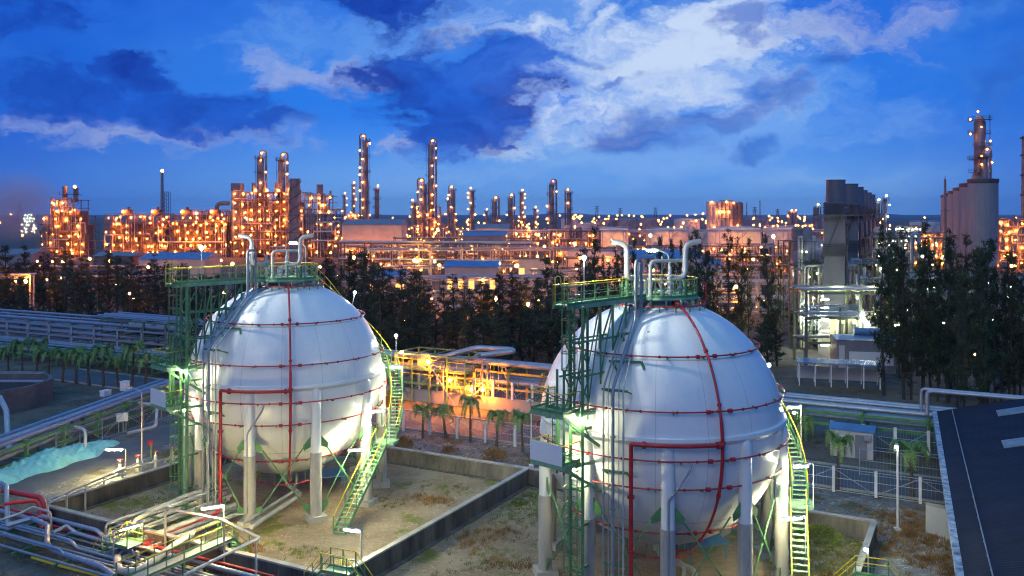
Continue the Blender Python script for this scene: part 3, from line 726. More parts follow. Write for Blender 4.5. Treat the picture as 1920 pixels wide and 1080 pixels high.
shrub(UV(36.4, 8.5), 1.5, .9, 'green_grass', 'broad bright green bush inside the second tank yard', 900)

# ------------------------------------------------------------------ palms
def palm_proto(seed, label):
    r_ = random.Random(seed); t = empty('palm_tree', (0, 0, 0), label, 'palm tree', None)
    b = MB(); b.tube([(0, 0, 0), (.02, .01, .8), (.05, .0, 1.7), (.06, .02, 2.4)], [.15, .12, .10, .09], 8); b.tube([(.06, .02, 2.35), (.06, .02, 2.9)], [.10, .05], 8); b.build('trunk', 'palm_trunk', t)
    b = MB(); nf = 10
    for k in range(nf):
        a = 6.283 * k / nf + r_.uniform(-.25, .25); L_ = r_.uniform(1.35, 1.9); up = r_.uniform(.5, 1.5); dirv = Vector((math.cos(a), math.sin(a), 0))
        sp_ = []
        for i in range(11):
            s = i / 10; sp_.append(Vector((.06, .02, 2.75)) + dirv * (L_ * (s * .95 - .28 * s * s)) + Vector((0, 0, up * s * 1.3 - 1.85 * s * s * s)))
        b.tube(sp_, [.03 - .002 * i for i in range(11)], 5)
        for i in range(1, 11):
            for j in range(7):
                p = sp_[i - 1].lerp(sp_[i], (j + .5) / 7); tg = (sp_[i] - sp_[i - 1]).normalized(); sd = tg.cross(Vector((0, 0, 1))); sd = sd.normalized() if sd.length > .1 else Vector((-dirv.y, dirv.x, 0))
                lf = .48 * math.sin(math.pi * (.12 + .8 * i / 11))
                for sg in (-1, 1):
                    dd = (sd * sg * r_.uniform(.5, 1.1) + tg * .5 + Vector((0, 0, r_.uniform(-.9, .25)))).normalized() * lf; w = tg * .028
                    b.add([p - w, p + w, p + dd + w * .2], [(0, 1, 2)])
    b.build('crown', 'palm_leaf', t, smooth=False); return t
protos = [palm_proto(s, 'palm') for s in (1, 2, 3)]
bpy.context.view_layer.update()
used = set()
def palm(p, k, label, group, sc=1.0):
    o = protos[k % 3]
    if (k % 3) in used: o = copy_tree(o)
    used.add(k % 3); place(o, p, rnd.uniform(0, 6), (sc * rnd.uniform(.85, 1.15), sc * rnd.uniform(.85, 1.15), sc * rnd.uniform(.85, 1.2)), label, group); o.rotation_euler.x = rnd.uniform(-.09, .09); o.rotation_euler.y = rnd.uniform(-.09, .09)
ordn = ['first', 'second', 'third', 'fourth', 'fifth', 'sixth', 'seventh', 'eighth', 'ninth', 'tenth', 'eleventh', 'twelfth']
for k, (x, y) in enumerate(((745, 806), (793, 822), (836, 822), (882, 829), (931, 838), (980, 848))):
    palm(G(x, y), k, f'short palm behind the bund wall between the tanks, {ordn[k]} from the left', 'palms between the tanks along the back road', 1.0 + .08 * (k % 2))
for k, (x, y) in enumerate(((1500, 875), (1570, 918), (1710, 934))):
    palm(G(x, y), k + 1, ['palm half hidden behind the second tank stair', 'bright green palm before the white hut with the blue cover', 'palm behind the tall white lamp pole near the warehouse'][k], None, 1.12)
for k, x in enumerate((16, 42, 67, 90, 117, 142, 167, 194, 222, 247, 272)):
    palm(G(x, 706 + 28 * k / 10), k, f'dark palm before the blue pipe racks near the round basin, {ordn[k]} from the left', 'palms beside the round concrete basin', rnd.uniform(1.15, 1.45))

# ------------------------------------------------------------------ fences
def fence(a, c, label, step=2.9, h=1.9, pw=.2, m='white_paint', z=0, diag=True):
    a, c = Vector((a[0], a[1], z)), Vector((c[0], c[1], z)); n = max(1, round((c - a).length / step)); t = empty('fence', (a + c) / 2, label, 'fence')
    o = (a + c) / 2; b = MB()
    for i in range(n):
        p, q = a.lerp(c, i / n) - o, a.lerp(c, (i + 1) / n) - o
        for zz in (.12, h * .55, h - .12): b.tube([p + Vector((0, 0, zz)), q + Vector((0, 0, zz))], .025, 5)
        if diag: b.tube([p + Vector((0, 0, h - .15 if i % 2 else .15)), q + Vector((0, 0, .15 if i % 2 else h - .15))], .025, 5)
        k = 12
        for j in range(k):
            s = j / k; b.tube([p.lerp(q, s) + Vector((0, 0, .12)), p.lerp(q, s) + Vector((0, 0, h - .12))], .007, 3, caps=False)
    b.build('wire_mesh', 'galvanised', t)
    for i in range(n + 1):
        p = a.lerp(c, i / n) - o; b = MB(); b.box(p + Vector((0, 0, h / 2)), (pw, pw, h), ROT); b.build('post', m, t, smooth=False)
fence(UV(-6, 19.2), UV(18, 19.2), 'white post fence along the road behind the palms between the tanks')
fence(UV(27, 19.2), UV(47.5, 19.2), 'white post fence before the blue road beside the warehouse')
fence(UV(-16, 31), UV(14, 31), 'white posts with diagonal braces on the lit wall under the pipe rack', 2.3, 1.9, .22, z=1.25)
fence(UV(34, 31), UV(62, 31), 'white braced fence before the pipe rack beyond the white hut', 2.6, 2.0, .25, z=.6)
fence(UV(37, 24.5), UV(49, 24.5), 'pale wire mesh fence beside the white hut', 3.0, 2.2, .08, 'galvanised', diag=False)
fence(G(105, 855), G(335, 776), 'grey wire fence along the far side of the road with the tarpaulin', 2.6, 2.0, .07, 'galvanised')
def lowwall(a, c, label, h=1.25, t=.3, m='cream_clad'):
    b = MB(); a, c = Vector((a[0], a[1], h / 2)), Vector((c[0], c[1], h / 2)); b.bar(a, c, t, h); o = b.build('boundary_wall', m, smooth=False)
    b = MB(); b.bar(a + Vector((0, 0, h / 2 + .05)), c + Vector((0, 0, h / 2 + .05)), t + .1, .1); b.build('coping', 'concrete', o, smooth=False); tag(o, label, 'wall')
lowwall(UV(-16, 31), UV(14, 31), 'low pale wall lit orange under the braced fence')
lowwall(G(1737, 1000), G(1790, 1015), 'short white wall standing against the warehouse side', 1.9, .2, 'white_clad')

# ------------------------------------------------------------------ tarpaulin over a long heap
b = MB(); A, B = Vector((-43.5, 59.5)), Vector((-35.6, 79.2)); d = (B - A).normalized(); nx = Vector((d.y, -d.x)); rows = []
n1_, n2_ = 200, 44
for i in range(n1_ + 1):
    s = i / n1_; c = A.lerp(B, s); w = 2.0 * min(1, (.2 + (1 - s) * 4), .35 + s * 6); row = []
    for j in range(n2_ + 1):
        q = j / n2_ * 2 - 1; hh = .72 * max(0, 1 - q * q) ** .8 * min(1, (1 - s) * 6 + .12, s * 8 + .3) * (.85 + .22 * math.sin(s * 21) + .12 * math.sin(s * 47 + 1))
        hh += (.07 * abs(math.sin(s * 60 + q * 7 + 2 * math.sin(s * 23))) + .05 * abs(math.sin(s * 37 - q * 11 + 1.5 * math.sin(q * 5))) + .04 * math.sin(q * 17 + s * 130)) * (1.1 - q * q) + rnd.uniform(-.008, .008)
        from mathutils import noise as mn
        P_ = Vector((s * 20, q * 3.0, 1.7)); hh += (.34 * (.5 - abs(mn.noise(P_ * .9))) + .20 * (.4 - abs(mn.noise(P_ * 2.1 + Vector((3, 1, 0))))) + .10 * (.35 - abs(mn.noise(P_ * 4.3)))) * (1.15 - q * q) * min(1, (1 - s) * 5 + .1)
        p = c + nx * (q * w * (1 + .12 * math.sin(s * 33))); row.append((p.x, p.y, max(.04, hh + .04)))
    rows.append(row)
b.v = [p for r_ in rows for p in r_]; w_ = n2_ + 1
for i in range(n1_):
    for j in range(n2_): b.f.append((i * w_ + j, i * w_ + j + 1, (i + 1) * w_ + j + 1, (i + 1) * w_ + j)); b.m.append(0)
tag(b.build('tarpaulin', 'tarp'), 'crumpled turquoise tarpaulin covering a long heap beside the road', 'tarpaulin')

mat('basin_concrete', (.13, .12, .11), .85, var=.3, scale=.6, bump=.1)
# ------------------------------------------------------------------ round concrete basin
t = empty('round_basin', (-57, 95, 0), 'round open concrete settling basin behind the roadside pipe rack', 'basin')
b = MB(); b.lathe([(6.6, 0), (6.6, 2.5), (6.2, 2.5), (6.2, .2)], n=56, cap=False); b.build('basin_wall', 'basin_concrete', t)
b = MB(); b.lathe([(6.19, 1.3), (.01, 1.3)], n=40, cap=False); b.build('water', 'glass_dark', t)
b = MB(); b.bar((-6.4, 0, 2.6), (6.4, 0, 2.6), .7, .12); 
for s in (-.35, .35): b.tube([(-6.4, s, 3.5), (6.4, s, 3.5)], .03, 5)
b.build('scraper_bridge', 'galvanised', t)

# ------------------------------------------------------------------ pipe racks
def rack(a, c, label, width, tiers, pipes, step=5.5, steel='green_steel', name='pipe_rack', col=.26, brace=True):
    """tiers: heights; pipes: (offset across, height, radius, material)"""
    a, c = Vector((a[0], a[1], 0)), Vector((c[0], c[1], 0)); o = (a + c) / 2; L_ = (c - a).length; d = (c - a).normalized(); s_ = Vector((-d.y, d.x, 0))
    t = empty(name, o, label, 'pipe rack'); n = max(1, round(L_ / step)); b = MB()
    for i in range(n + 1):
        p = d * (L_ * (i / n - .5)); top = max(tiers)
        for w in (-width / 2, width / 2): b.bar(p + s_ * w, p + s_ * w + Vector((0, 0, top)), col)
        for z in tiers: b.bar(p + s_ * (-width / 2 - .3) + Vector((0, 0, z)), p + s_ * (width / 2 + .3) + Vector((0, 0, z)), col * .8, col)
    for z in tiers:
        for w in (-width / 2, width / 2): b.bar(d * (-L_ / 2) + s_ * w + Vector((0, 0, z - .25)), d * (L_ / 2) + s_ * w + Vector((0, 0, z - .25)), col * .6, col * .9)
    if brace:
        for i in range(0, n, 3):
            p, q = d * (L_ * (i / n - .5)), d * (L_ * ((i + 1) / n - .5))
            for w in (-width / 2, width / 2): b.bar(p + s_ * w + Vector((0, 0, .3)), q + s_ * w + Vector((0, 0, tiers[0] - .2)), col * .5); 
    b.build('rack_frame', steel, t, smooth=False)
    for off, z, r_, m in pipes:
        b = MB(); x0, x1 = -L_ / 2 - .6, L_ / 2 + .6
        pts = [d * x0, d * x1]
        b.tube([p + s_ * off + Vector((0, 0, z + r_ + .1)) for p in pts], r_, 10)
        k = max(2, int(L_ / 9))
        for i in range(1, k): 
            x = x0 + (x1 - x0) * i / k + rnd.uniform(-1.5, 1.5); b.cyl(d * x + s_ * off + Vector((0, 0, z + r_ + .1)), d * (x + .14) + s_ * off + Vector((0, 0, z + r_ + .1)), r_ * 1.3, n=10)
        b.build('pipe', m, t)
    return t, d, s_, L_
# lit rack between the tanks
t, d, s_, L_ = rack(UV(-20, 35), UV(22, 35), 'yellow steel pipe rack with fat silver pipes, lit orange, between the tanks', 4.4, (2.2, 3.9), [(-1.7, 2.2, .28, 'clad_pipe'), (-.9, 2.2, .16, 'pale_pipe'), (-.2, 2.2, .2, 'clad_pipe'), (.7, 2.2, .26, 'clad_pipe'), (1.6, 2.2, .14, 'pale_pipe'), (-.6, 3.9, .2, 'clad_pipe'), (.9, 3.9, .24, 'clad_pipe')], 4.2, 'sodium_tint_steel' if False else 'rack_sodium_tint' if 'rack_sodium_tint' in M else 'yellow_paint')
b = MB(); P = [d * -21 + s_ * -1.7, d * (-9.5) + s_ * -1.7, d * -7.4 + s_ * -1.4, d * -5.6 + s_ * .6, d * -1.4 + s_ * 1.2, d * -1.0 + s_ * 1.0, d * -4.6 + s_ * -1.3, d * -4.0 + s_ * -1.7, d * 21 + s_ * -1.7]
Z = [4.4, 4.4, 5.0, 5.6, 5.6, 5.5, 5.0, 4.6, 4.4]
b.tube(fillet([p + Vector((0, 0, z)) for p, z in zip(P, Z)], .8, 6), .31, 12); b.build('expansion_loop_pipe', 'clad_pipe', t)
# blue racks, left and right of the tanks
rack(UV(-96, 33), UV(-22, 36), 'long blue grey pipe rack crossing behind the palms near the round basin', 6.5, (1.9, 3.5, 5.0), [(-2.9, 1.9, .18, 'clad_pipe'), (-1.2, 1.9, .1, 'grey_pipe'), (1.8, 1.9, .16, 'clad_pipe'), (-3.0, 3.5, .2, 'clad_pipe'), (-1.5, 3.5, .12, 'clad_pipe'), (.8, 3.5, .14, 'grey_pipe'), (2.8, 3.5, .2, 'clad_pipe'), (-2.9, 5, .24, 'clad_pipe'), (-1.6, 5, .1, 'clad_pipe'), (.3, 5, .16, 'clad_pipe'), (2.8, 5, .2, 'clad_pipe')], 4.6, 'galvanised')
rack(UV(-88, 27.5), UV(-34, 29.5), 'lower pipe rack with white pipes close behind the dark palms', 3, (1.4, 2.4), [(-1, 1.4, .2, 'pale_pipe'), (.2, 1.4, .3, 'clad_pipe'), (1, 2.4, .16, 'clad_pipe'), (-.3, 2.4, .2, 'grey_pipe'), (-1.1, 2.4, .12, 'clad_pipe')], 4.5, 'green_steel')
t, d, s_, L_ = rack(UV(26, 34), UV(78, 34), 'blue lit pipe rack with a square expansion loop beyond the white hut', 4.6, (2.4, 3.4), [(-1.9, 3.4, .22, 'clad_pipe'), (-.8, 3.4, .14, 'clad_pipe'), (.4, 3.4, .2, 'clad_pipe'), (1.7, 3.4, .16, 'clad_pipe'), (-1.5, 2.4, .16, 'grey_pipe'), (0, 2.4, .26, 'clad_pipe'), (1.3, 2.4, .16, 'grey_pipe')], 5.2, 'green_steel')
b = MB()
for off, r_, sh in ((-1.4, .13, 0), (-2.2, .17, .5)):
    b.tube(fillet([d * (-11 + sh) + s_ * off + Vector((0, 0, 3.8)), d * (-11 + sh) + s_ * off + Vector((0, 0, 5.8)), d * (-3 + sh) + s_ * off + Vector((0, 0, 5.8)), d * (-3 + sh) + s_ * off + Vector((0, 0, 3.8))], .4), r_, 10)
b.build('expansion_loop_pipe', 'clad_pipe', t)
# roadside rack
rack(G(-60, 860, 2), G(312, 724, 2), 'green pipe rack with silver pipes along the road beyond the tarpaulin', 2.6, (1.0, 2.2), [(-1, 2.2, .16, 'clad_pipe'), (-.45, 2.2, .22, 'clad_pipe'), (.2, 2.2, .14, 'pale_pipe'), (.8, 2.2, .2, 'clad_pipe'), (-.6, 1.0, .18, 'grey_pipe'), (.5, 1.0, .2, 'pale_pipe')], 5, 'green_steel')
t = empty('pipe_spur', G(80, 845), 'bent white pipe dropping from the roadside rack', 'pipe'); o = t.location
for pts, r_, m in (([(0, 745, 2.9), (12, 770, 2.7), (15, 815, 1.4), (18, 850, .5), (60, 868, .3)], .24, 'pale_pipe'), ([(95, 785, 1.9), (160, 806, 1.9), (160, 855, .1)], .14, 'pale_pipe'), ([(123, 800, 1.3), (130, 778, 1.9), (155, 782, 1.9), (158, 805, 1.0)], .16, 'dark_steel'), ([(235, 752, 1.9), (295, 760, 1.8), (292, 800, .4), (240, 812, .4)], .15, 'pale_pipe')):
    b = MB(); b.tube(fillet([G(*q) - o for q in pts], .5), r_, 10); b.build('pipe', m, t)

# big box frame with drums on the left
def frame_box(b, o, ax, w, d, zs, nx, col=.25):
    ay = Vector((-ax.y, ax.x, 0))
    for i in range(nx + 1):
        for j in (0, 1):
            p = o + ax * (w * i / nx) + ay * (d * j); b.bar((p.x, p.y, zs[0]), (p.x, p.y, zs[-1]), col)
        for z in zs[1:]: 
            p = o + ax * (w * i / nx); q = p + ay * d; b.bar((p.x, p.y, z), (q.x, q.y, z), col * .8)
    for j in (0, 1):
        for z in zs[1:]: p = o + ay * (d * j); q = p + ax * w; b.bar((p.x, p.y, z), (q.x, q.y, z), col * .8)
oo = UV(-62.5, 31.5); t = empty('drum_frame', oo, 'open steel frame holding grey drums and blue pipes above the palms', 'steel frame')
b = MB(); frame_box(b, Vector((0, 0, 0)), E1, 17, 6, (0, 1.8, 4.0, 6.0), 4); b.build('rack_frame', 'rack_green' if 'rack_green' in M else 'galvanised', t, smooth=False)
for k, (u, z) in enumerate(((2.5, 4.9), (8, 4.9), (9.5, 2.8))):
    b = MB(); p = E1 * u + E2 * 3; q = p + E1 * 5; b.tube([p + Vector((0, 0, z)), p + E1 * .3 + Vector((0, 0, z)), q - E1 * .3 + Vector((0, 0, z)), q + Vector((0, 0, z))], [.4, .95, .95, .4], 16); b.build('drum', 'pale_pipe', t)
for k in range(5):
    b = MB(); off = E2 * (.6 + k * 1.1); b.tube([off + E1 * -3 + Vector((0, 0, 6.25)), off + E1 * 19 + Vector((0, 0, 6.25))], .09 + .05 * (k % 3), 8); b.build('pipe', 'clad_pipe', t)
for k in range(4):
    b = MB(); off = E1 * (14 + k * .6) + E2 * .5; b.tube(fillet([off + Vector((0, 0, .2)), off + Vector((0, 0, 5.8)), off + E2 * 5 + Vector((0, 0, 5.8))], .5), .17, 8); b.build('pipe', 'clad_pipe', t)

# sodium lit skid between the tanks
oo = UV(-12, 30.5); t = empty('valve_skid', oo, 'small process skid with a peach coloured vessel under bright orange lamps', 'process unit')
b = MB(); frame_box(b, Vector((0, 0, 0)), E1, 9, 4.6, (0, 2.0, 3.6, 5.2), 4, .16)
b.build('skid_frame', 'green_steel', t, smooth=False)
b = MB(); 
for z in (2.05, 3.65): b.slab([(E1 * 0)[:2], (E1 * 9)[:2], (E1 * 9 + E2 * 4.6)[:2], (E2 * 4.6)[:2]], z, z + .06)
b.build('skid_deck', 'galvanised', t, smooth=False)
b = MB()
for z in (2.1, 3.7): railing(b, [Vector((0, 0, z)), E1 * 9 + Vector((0, 0, z)), E1 * 9 + E2 * 4.6 + Vector((0, 0, z))], step=1.0)
b.build('skid_railing', ['yellow_paint', 'green_steel'], t)
b = MB(); p = E1 * 2.6 + E2 * 2.2; b.lathe([(.3, 2.1), (1.0, 2.5), (1.0, 4.6), (.7, 4.95), (.1, 5.1)], p, 20); b.build('vessel', 'cream_clad', t)
b = MB(); p = E1 * 6 + E2 * 2.6; b.tube([p + Vector((0, 0, 1.2)), p + E1 * 2.4 + Vector((0, 0, 1.2))], .6, 14); b.build('vessel', 'pale_pipe', t)
for k in range(22):
    x, y = rnd.uniform(0, 12), rnd.uniform(-1.2, 4.6); z0, z1 = rnd.uniform(.3, 2), rnd.uniform(1.5, 5); b = MB(); p = E1 * x + E2 * y
    b.tube(fillet([p + Vector((0, 0, z0)), p + Vector((0, 0, z1)), p + E1 * rnd.uniform(-3, 3) + Vector((0, 0, z1)), p + E1 * rnd.uniform(-2, 2) + E2 * rnd.uniform(-1, 1) + Vector((0, 0, z0 * .5))], .2), rnd.choice((.05, .07, .1)), 6); b.build('pipe', rnd.choice(('pale_pipe', 'clad_pipe', 'galvanised')), t)
for x, y, z in ((1.2, -.6, 5.4), (4.5, -.3, 4.6), (7.5, -.7, 2.9), (9.5, .5, 1.9), (11.5, -.5, 2.2)):
    b = MB(); p = E1 * x + E2 * y; b.ball(p + Vector((0, 0, z)), .13, 8, 6); l_ = b.build('lamp', 'lamp_orange_strong', t)
    b = MB(); b.tube([p + E2 * .5 + Vector((0, 0, z - 1.4)), p + E2 * .5 + Vector((0, 0, z + .2)), p + Vector((0, 0, z + .17))], .03, 5); b.build('lamp_arm', 'galvanised', l_)
b = MB(); p = E1 * 1.5 - E2 * 2.6; b.box(p + Vector((0, 0, .5)), (1.3, .9, 1.0), ROT); b.box(p + Vector((0, 0, 1.03)), (1.4, 1.0, .06), ROT); b.build('equipment_box', 'orange_paint', t, smooth=False)

# ------------------------------------------------------------------ hut, canopy, blue office on the right
def hut(p, w, d, h, rz, label, wallm, roofm, name='hut', door=True):
    t = empty(name, p, label, 'building' if h > 3 else 'hut', None, rz); b = MB(); b.box((0, 0, h / 2), (w, d, h))
    for i in range(int(w / .5)): b.box((-w / 2 + .25 + i * .5, -d / 2 - .02, h / 2), (.06, .05, h - .1))
    b.build('wall', wallm, t, smooth=False)
    b = MB(); k = w / 2 + .15; e = d / 2 + .15; b.add([(-k, -e, h), (k, -e, h), (k, e, h), (-k, e, h), (-k, 0, h + .35), (k, 0, h + .35)], [(0, 1, 5, 4), (2, 3, 4, 5), (0, 4, 3), (1, 2, 5), (3, 2, 1, 0)]); b.build('roof', roofm, t, smooth=False)
    if door:
        b = MB(); b.box((w * .22, -d / 2 - .06, 1.0), (.9, .06, 2.0)); b.build('door', 'grey_clad', t, smooth=False)
        b = MB(); b.box((-w * .22, -d / 2 - .06, h * .6), (.8, .06, .7)); w_ = b.build('window', 'glass_dark', t, smooth=False); b = MB()
        for (x_, z_, sx, sz) in ((0, .4, .94, .08), (0, -.4, .94, .08), (-.44, 0, .08, .74), (.44, 0, .08, .74), (0, 0, .05, .7)): b.box((-w * .22 + x_, -d / 2 - .1, h * .6 + z_), (sx, .08, sz))
        b.build('window_frame', 'white_paint', w_, smooth=False)
        b = MB(); b.box((w * .38, -d / 2 - .2, h * .8), (.5, .34, .4)); b.build('air_vent', 'galvanised', t, smooth=False)
    return t
hut(G(1600, 852), 3.4, 2.4, 2.3, ROT, 'white hut with a crumpled blue roof cover behind the fence', 'white_clad', 'blue_roof')
t = empty('canopy', G(1572, 722, .5), 'long low canopy with a blue ribbed roof beyond the pipe rack', 'canopy', None, ROT * .6)
b = MB(); 
for i in range(46): b.box((-4.6 + i * .2, 0, 2.75), (.12, 3.6, .1))
b.box((0, 0, 2.66), (9.3, 3.6, .06)); b.build('canopy_roof', 'blue_roof', t, smooth=False)
for i in range(6):
    for y_ in (-1.5, 1.5): b = MB(); b.bar((-4.4 + i * 1.76, y_, 0), (-4.4 + i * 1.76, y_, 2.65), .12); b.build('canopy_post', 'white_paint', t, smooth=False)
b = MB(); b.box((0, 1.6, 1.1), (9.2, .1, 1.5)); b.build('back_wall', 'white_clad', t, smooth=False)
t = hut(Vector((46.5, 117, 0)), 7.2, 6, 4.2, -.2, 'square blue grey office block with a pale banner panel beyond the canopy', 'grey_clad', 'blue_roof', 'office_block', False)
b = MB(); b.box((.6, -3.1, 1.9), (5.4, .08, 1.7)); b.build('wall_panel', 'white_panel', t, smooth=False); b = MB(); b.box((-3, -3.1, 2.0), (.7, .1, 3)); b.build('door', 'white_clad', t, smooth=False)
b = MB(); b.tube([(-1, 0, 5.0), (2.4, 0, 5.0)], .55, 14); b.build('roof_tank', 'blue_roof', t)

# ------------------------------------------------------------------ warehouse roof corner
wd = Vector((-.407, -.914, 0)); wp = Vector((.914, -.407, 0)); w0 = Vector((35.5, 73.2, 0)); WL, WW, ZE, SL = 46, 12, 4.2, .262
t = empty('warehouse', w0, 'large warehouse with a dark blue corrugated roof and peeling white edge', 'warehouse'); b = MB()
b.bar(wd * 0 + wp * .25 + Vector((0, 0, ZE / 2)), wd * WL + wp * .25 + Vector((0, 0, ZE / 2)), .25, ZE - .02)
g = [wp * .2, wp * (2 * WW), wp * (2 * WW), wp * WW, wp * .2]; zz = [0, 0, ZE - .05, ZE + SL * WW - .05, ZE - .05]
b.add([p + Vector((0, 0, z)) + wd * .1 for p, z in zip(g, zz)], [(0, 1, 2, 3, 4)]); b.build('wall', 'concrete_wall', t, smooth=False)
# real corrugations running down the slope
b = MB(); n = int(WL / .3)
prof = []
for i in range(n * 4 + 1):
    s = i * WL / (n * 4); prof.append((s, (0, .007, .010, .007)[i % 4] if i % 4 else 0))
for side, (a_, c_) in enumerate(((-.35, WW), (2 * WW + .35, WW))):
    vs, fs = [], []
    for s, hgt in prof:
        for tt in (a_, c_): vs.append(wd * s + wp * tt + Vector((0, 0, ZE + .06 + SL * (tt if side == 0 else 2 * WW - tt) + hgt)))
    for i in range(len(prof) - 1): fs.append((2 * i, 2 * i + 1, 2 * i + 3, 2 * i + 2) if side == 0 else (2 * i, 2 * i + 2, 2 * i + 3, 2 * i + 1))
    b.add(vs, fs)
mat('roof_metal', (.010, .014, .030), .8, .0, spec=.25, var=.35, scale=.6, stretch=(1, 1, 1)); b.build('roof', 'roof_metal', t, smooth=False)
b = MB(); b.bar(wp * -.32 + Vector((0, 0, ZE - .08)), wd * WL + wp * -.32 + Vector((0, 0, ZE - .08)), .34, .3); 
mat('peeling_white', (.02, .03, .06), .6, col2=(.60, .64, .70), scale=2.2, stretch=(1, 1, .4)); b.build('gutter', 'peeling_white', t, smooth=False)
b = MB(); b.bar(wp * .95 + Vector((0, 0, ZE + .42)), wd * WL + wp * .95 + Vector((0, 0, ZE + .42)), .05, .05)
for i in range(24): q = wd * (i * 1.9) + wp * .95; b.bar(q + Vector((0, 0, ZE + .3)), q + Vector((0, 0, ZE + .48)), .05)
b.build('roof_cable', 'galvanised', t, smooth=False)
mat('skylight_sheet', (.24, .27, .30), .35, var=.35, scale=1.5)
for s0, tt in ((3.4, 3.9), (13.0, 3.4), (22, 4)):
    b = MB(); q = [(s0, tt), (s0 + 2.0, tt), (s0 + 2.0, tt + 5.5), (s0, tt + 5.5)]; vs = [wd * s + wp * x + Vector((0, 0, ZE + .15 + SL * x)) for s, x in q]
    b.add(vs + [v - Vector((0, 0, .06)) for v in vs], [(0, 1, 2, 3), (0, 4, 5, 1), (1, 5, 6, 2), (2, 6, 7, 3), (3, 7, 4, 0)]); b.build('skylight', 'skylight_sheet', t, smooth=False)

# ------------------------------------------------------------------ lamp posts near the tanks
def lamp_post(base, h, label, head='tube', m='tube_warm', arm=(0, 0, 0), L_=1.0, r=.055, pole='galvanised', group=None, hr=.12, pr=.05):
    t = empty('lamp_post', base, label, 'lamp post', group); b = MB(); a = Vector(arm)
    b.tube(fillet([(0, 0, 0), (0, 0, h), (a.x, a.y, h + a.z)] if a.length else [(0, 0, 0), (0, 0, h)], .25), [pr * 1.3] + [pr] * 30 if False else pr, 8); b.box((0, 0, .1), (.35, .35, .2)); b.build('pole', pole, t)
    if head == 'tube':
        d = Vector((a.x, a.y, 0)).normalized() if a.length else Vector((1, 0, 0)); c = a + Vector((0, 0, h - .06)); b = MB(); b.tube([c, c + d * L_], r, 8); lm = b.build('lamp', m, t)
        b = MB(); b.bar(c + Vector((0, 0, .08)), c + d * L_ + Vector((0, 0, .08)), .2, .06); b.build('lamp_hood', 'galvanised', lm)
    else:
        b = MB(); b.ball(a + Vector((0, 0, h + (hr if a.length == 0 else -hr))), hr, 10, 8); lm = b.build('lamp', m, t)
        b = MB(); b.lathe([(hr * 1.3, 0), (hr, .08), (.03, .12)], a + Vector((0, 0, h + (hr * 1.9 if a.length == 0 else 0))), 10); b.build('lamp_hood', 'galvanised', lm)
    return t
lamp_post(Vector((-30.1, 68.6, 0)), 2.35, 'short roadside lamp glowing yellow beside the bund wall', 'tube', 'tube_warm', (-.35, 0, 0), 1.15, .09)
lamp_post(G(266, 868), 5.9, 'tall unlit street lamp with an arm by the road near the tarpaulin', 'tube', 'white_panel', (-1.1, .6, .25), .6, .05)
q = G(678, 1080, 0); lamp_post(q, 2.6, 'slim lamp with a bright white tube beside the yellow stile', 'tube', 'tube_white', (-.15, .05, .0), .95, .075)
lamp_post(G(1683, 996), 5.7, 'tall pale lamp pole standing on a square base in the gravel yard', 'ball', 'lamp_white', (-.12, -.08, -.1), hr=.10, pole='white_paint', pr=.075)
lamp_post(Vector((19.4, 47.9, 0)), 2.5, 'low lamp with a small white head on the bund wall by the gravel yard', 'ball', 'lamp_white', (-.14, 0, 0), hr=.10)
lamp_post(G(1496, 872), 4.4, 'thin lamp post glowing behind the second tank stair', 'ball', 'lamp_white', (-.3, 0, 0), hr=.12)
lamp_post(G(996, 876), 5.5, 'thin white lamp pole behind the landings of the second tank', 'ball', 'white_panel', (-.3, 0, 0), hr=.10, pole='white_paint')
lamp_post(G(1785, 830), 2.2, 'small box lamp on a post behind the warehouse', 'ball', 'white_panel', (0, 0, 0), hr=.14)
# stiles with yellow rails over the bund walls
def stile(p, rz, label):
    t = empty('stile', p, label, 'steps', None, rz); b = MB(); b.box((0, 0, 1.42), (1.6, .9, .06))
    for s in (-1, 1):
        for i in range(4): b.box((s * (1.0 + i * .26), 0, 1.2 - i * .3), (.26, .85, .04))
    b.build('tread', 'green_deck', t, smooth=False); b = MB()
    for s in (-.45, .45): railing(b, [(-1.9, s, .25), (-.8, s, 1.45), (.8, s, 1.45), (1.9, s, .25)], step=1.0)
    b.build('handrail', ['yellow_paint', 'green_steel'], t)
stile(UV(14.9, -12.4), ROT + .1, 'green stile with yellow handrails crossing the dividing bund wall')
stile(Vector((18.9, 46.2, 0)), ROT + .1, 'small yellow railed stile crossing the bund wall by the gravel yard')
# fire box on a post, by the road
t = empty('fire_box', G(284, 858), 'red box on a green post at the roadside', 'fire box'); b = MB(); b.bar((0, 0, 0), (0, 0, 1.1), .14); b.build('post', 'green_steel', t, smooth=False); b = MB(); b.box((-.1, -.05, 1.25), (.36, .3, .34), .5); b.box((-.1, -.05, 1.44), (.42, .34, .05), .5); b.build('box_case', 'red_paint', t, smooth=False)

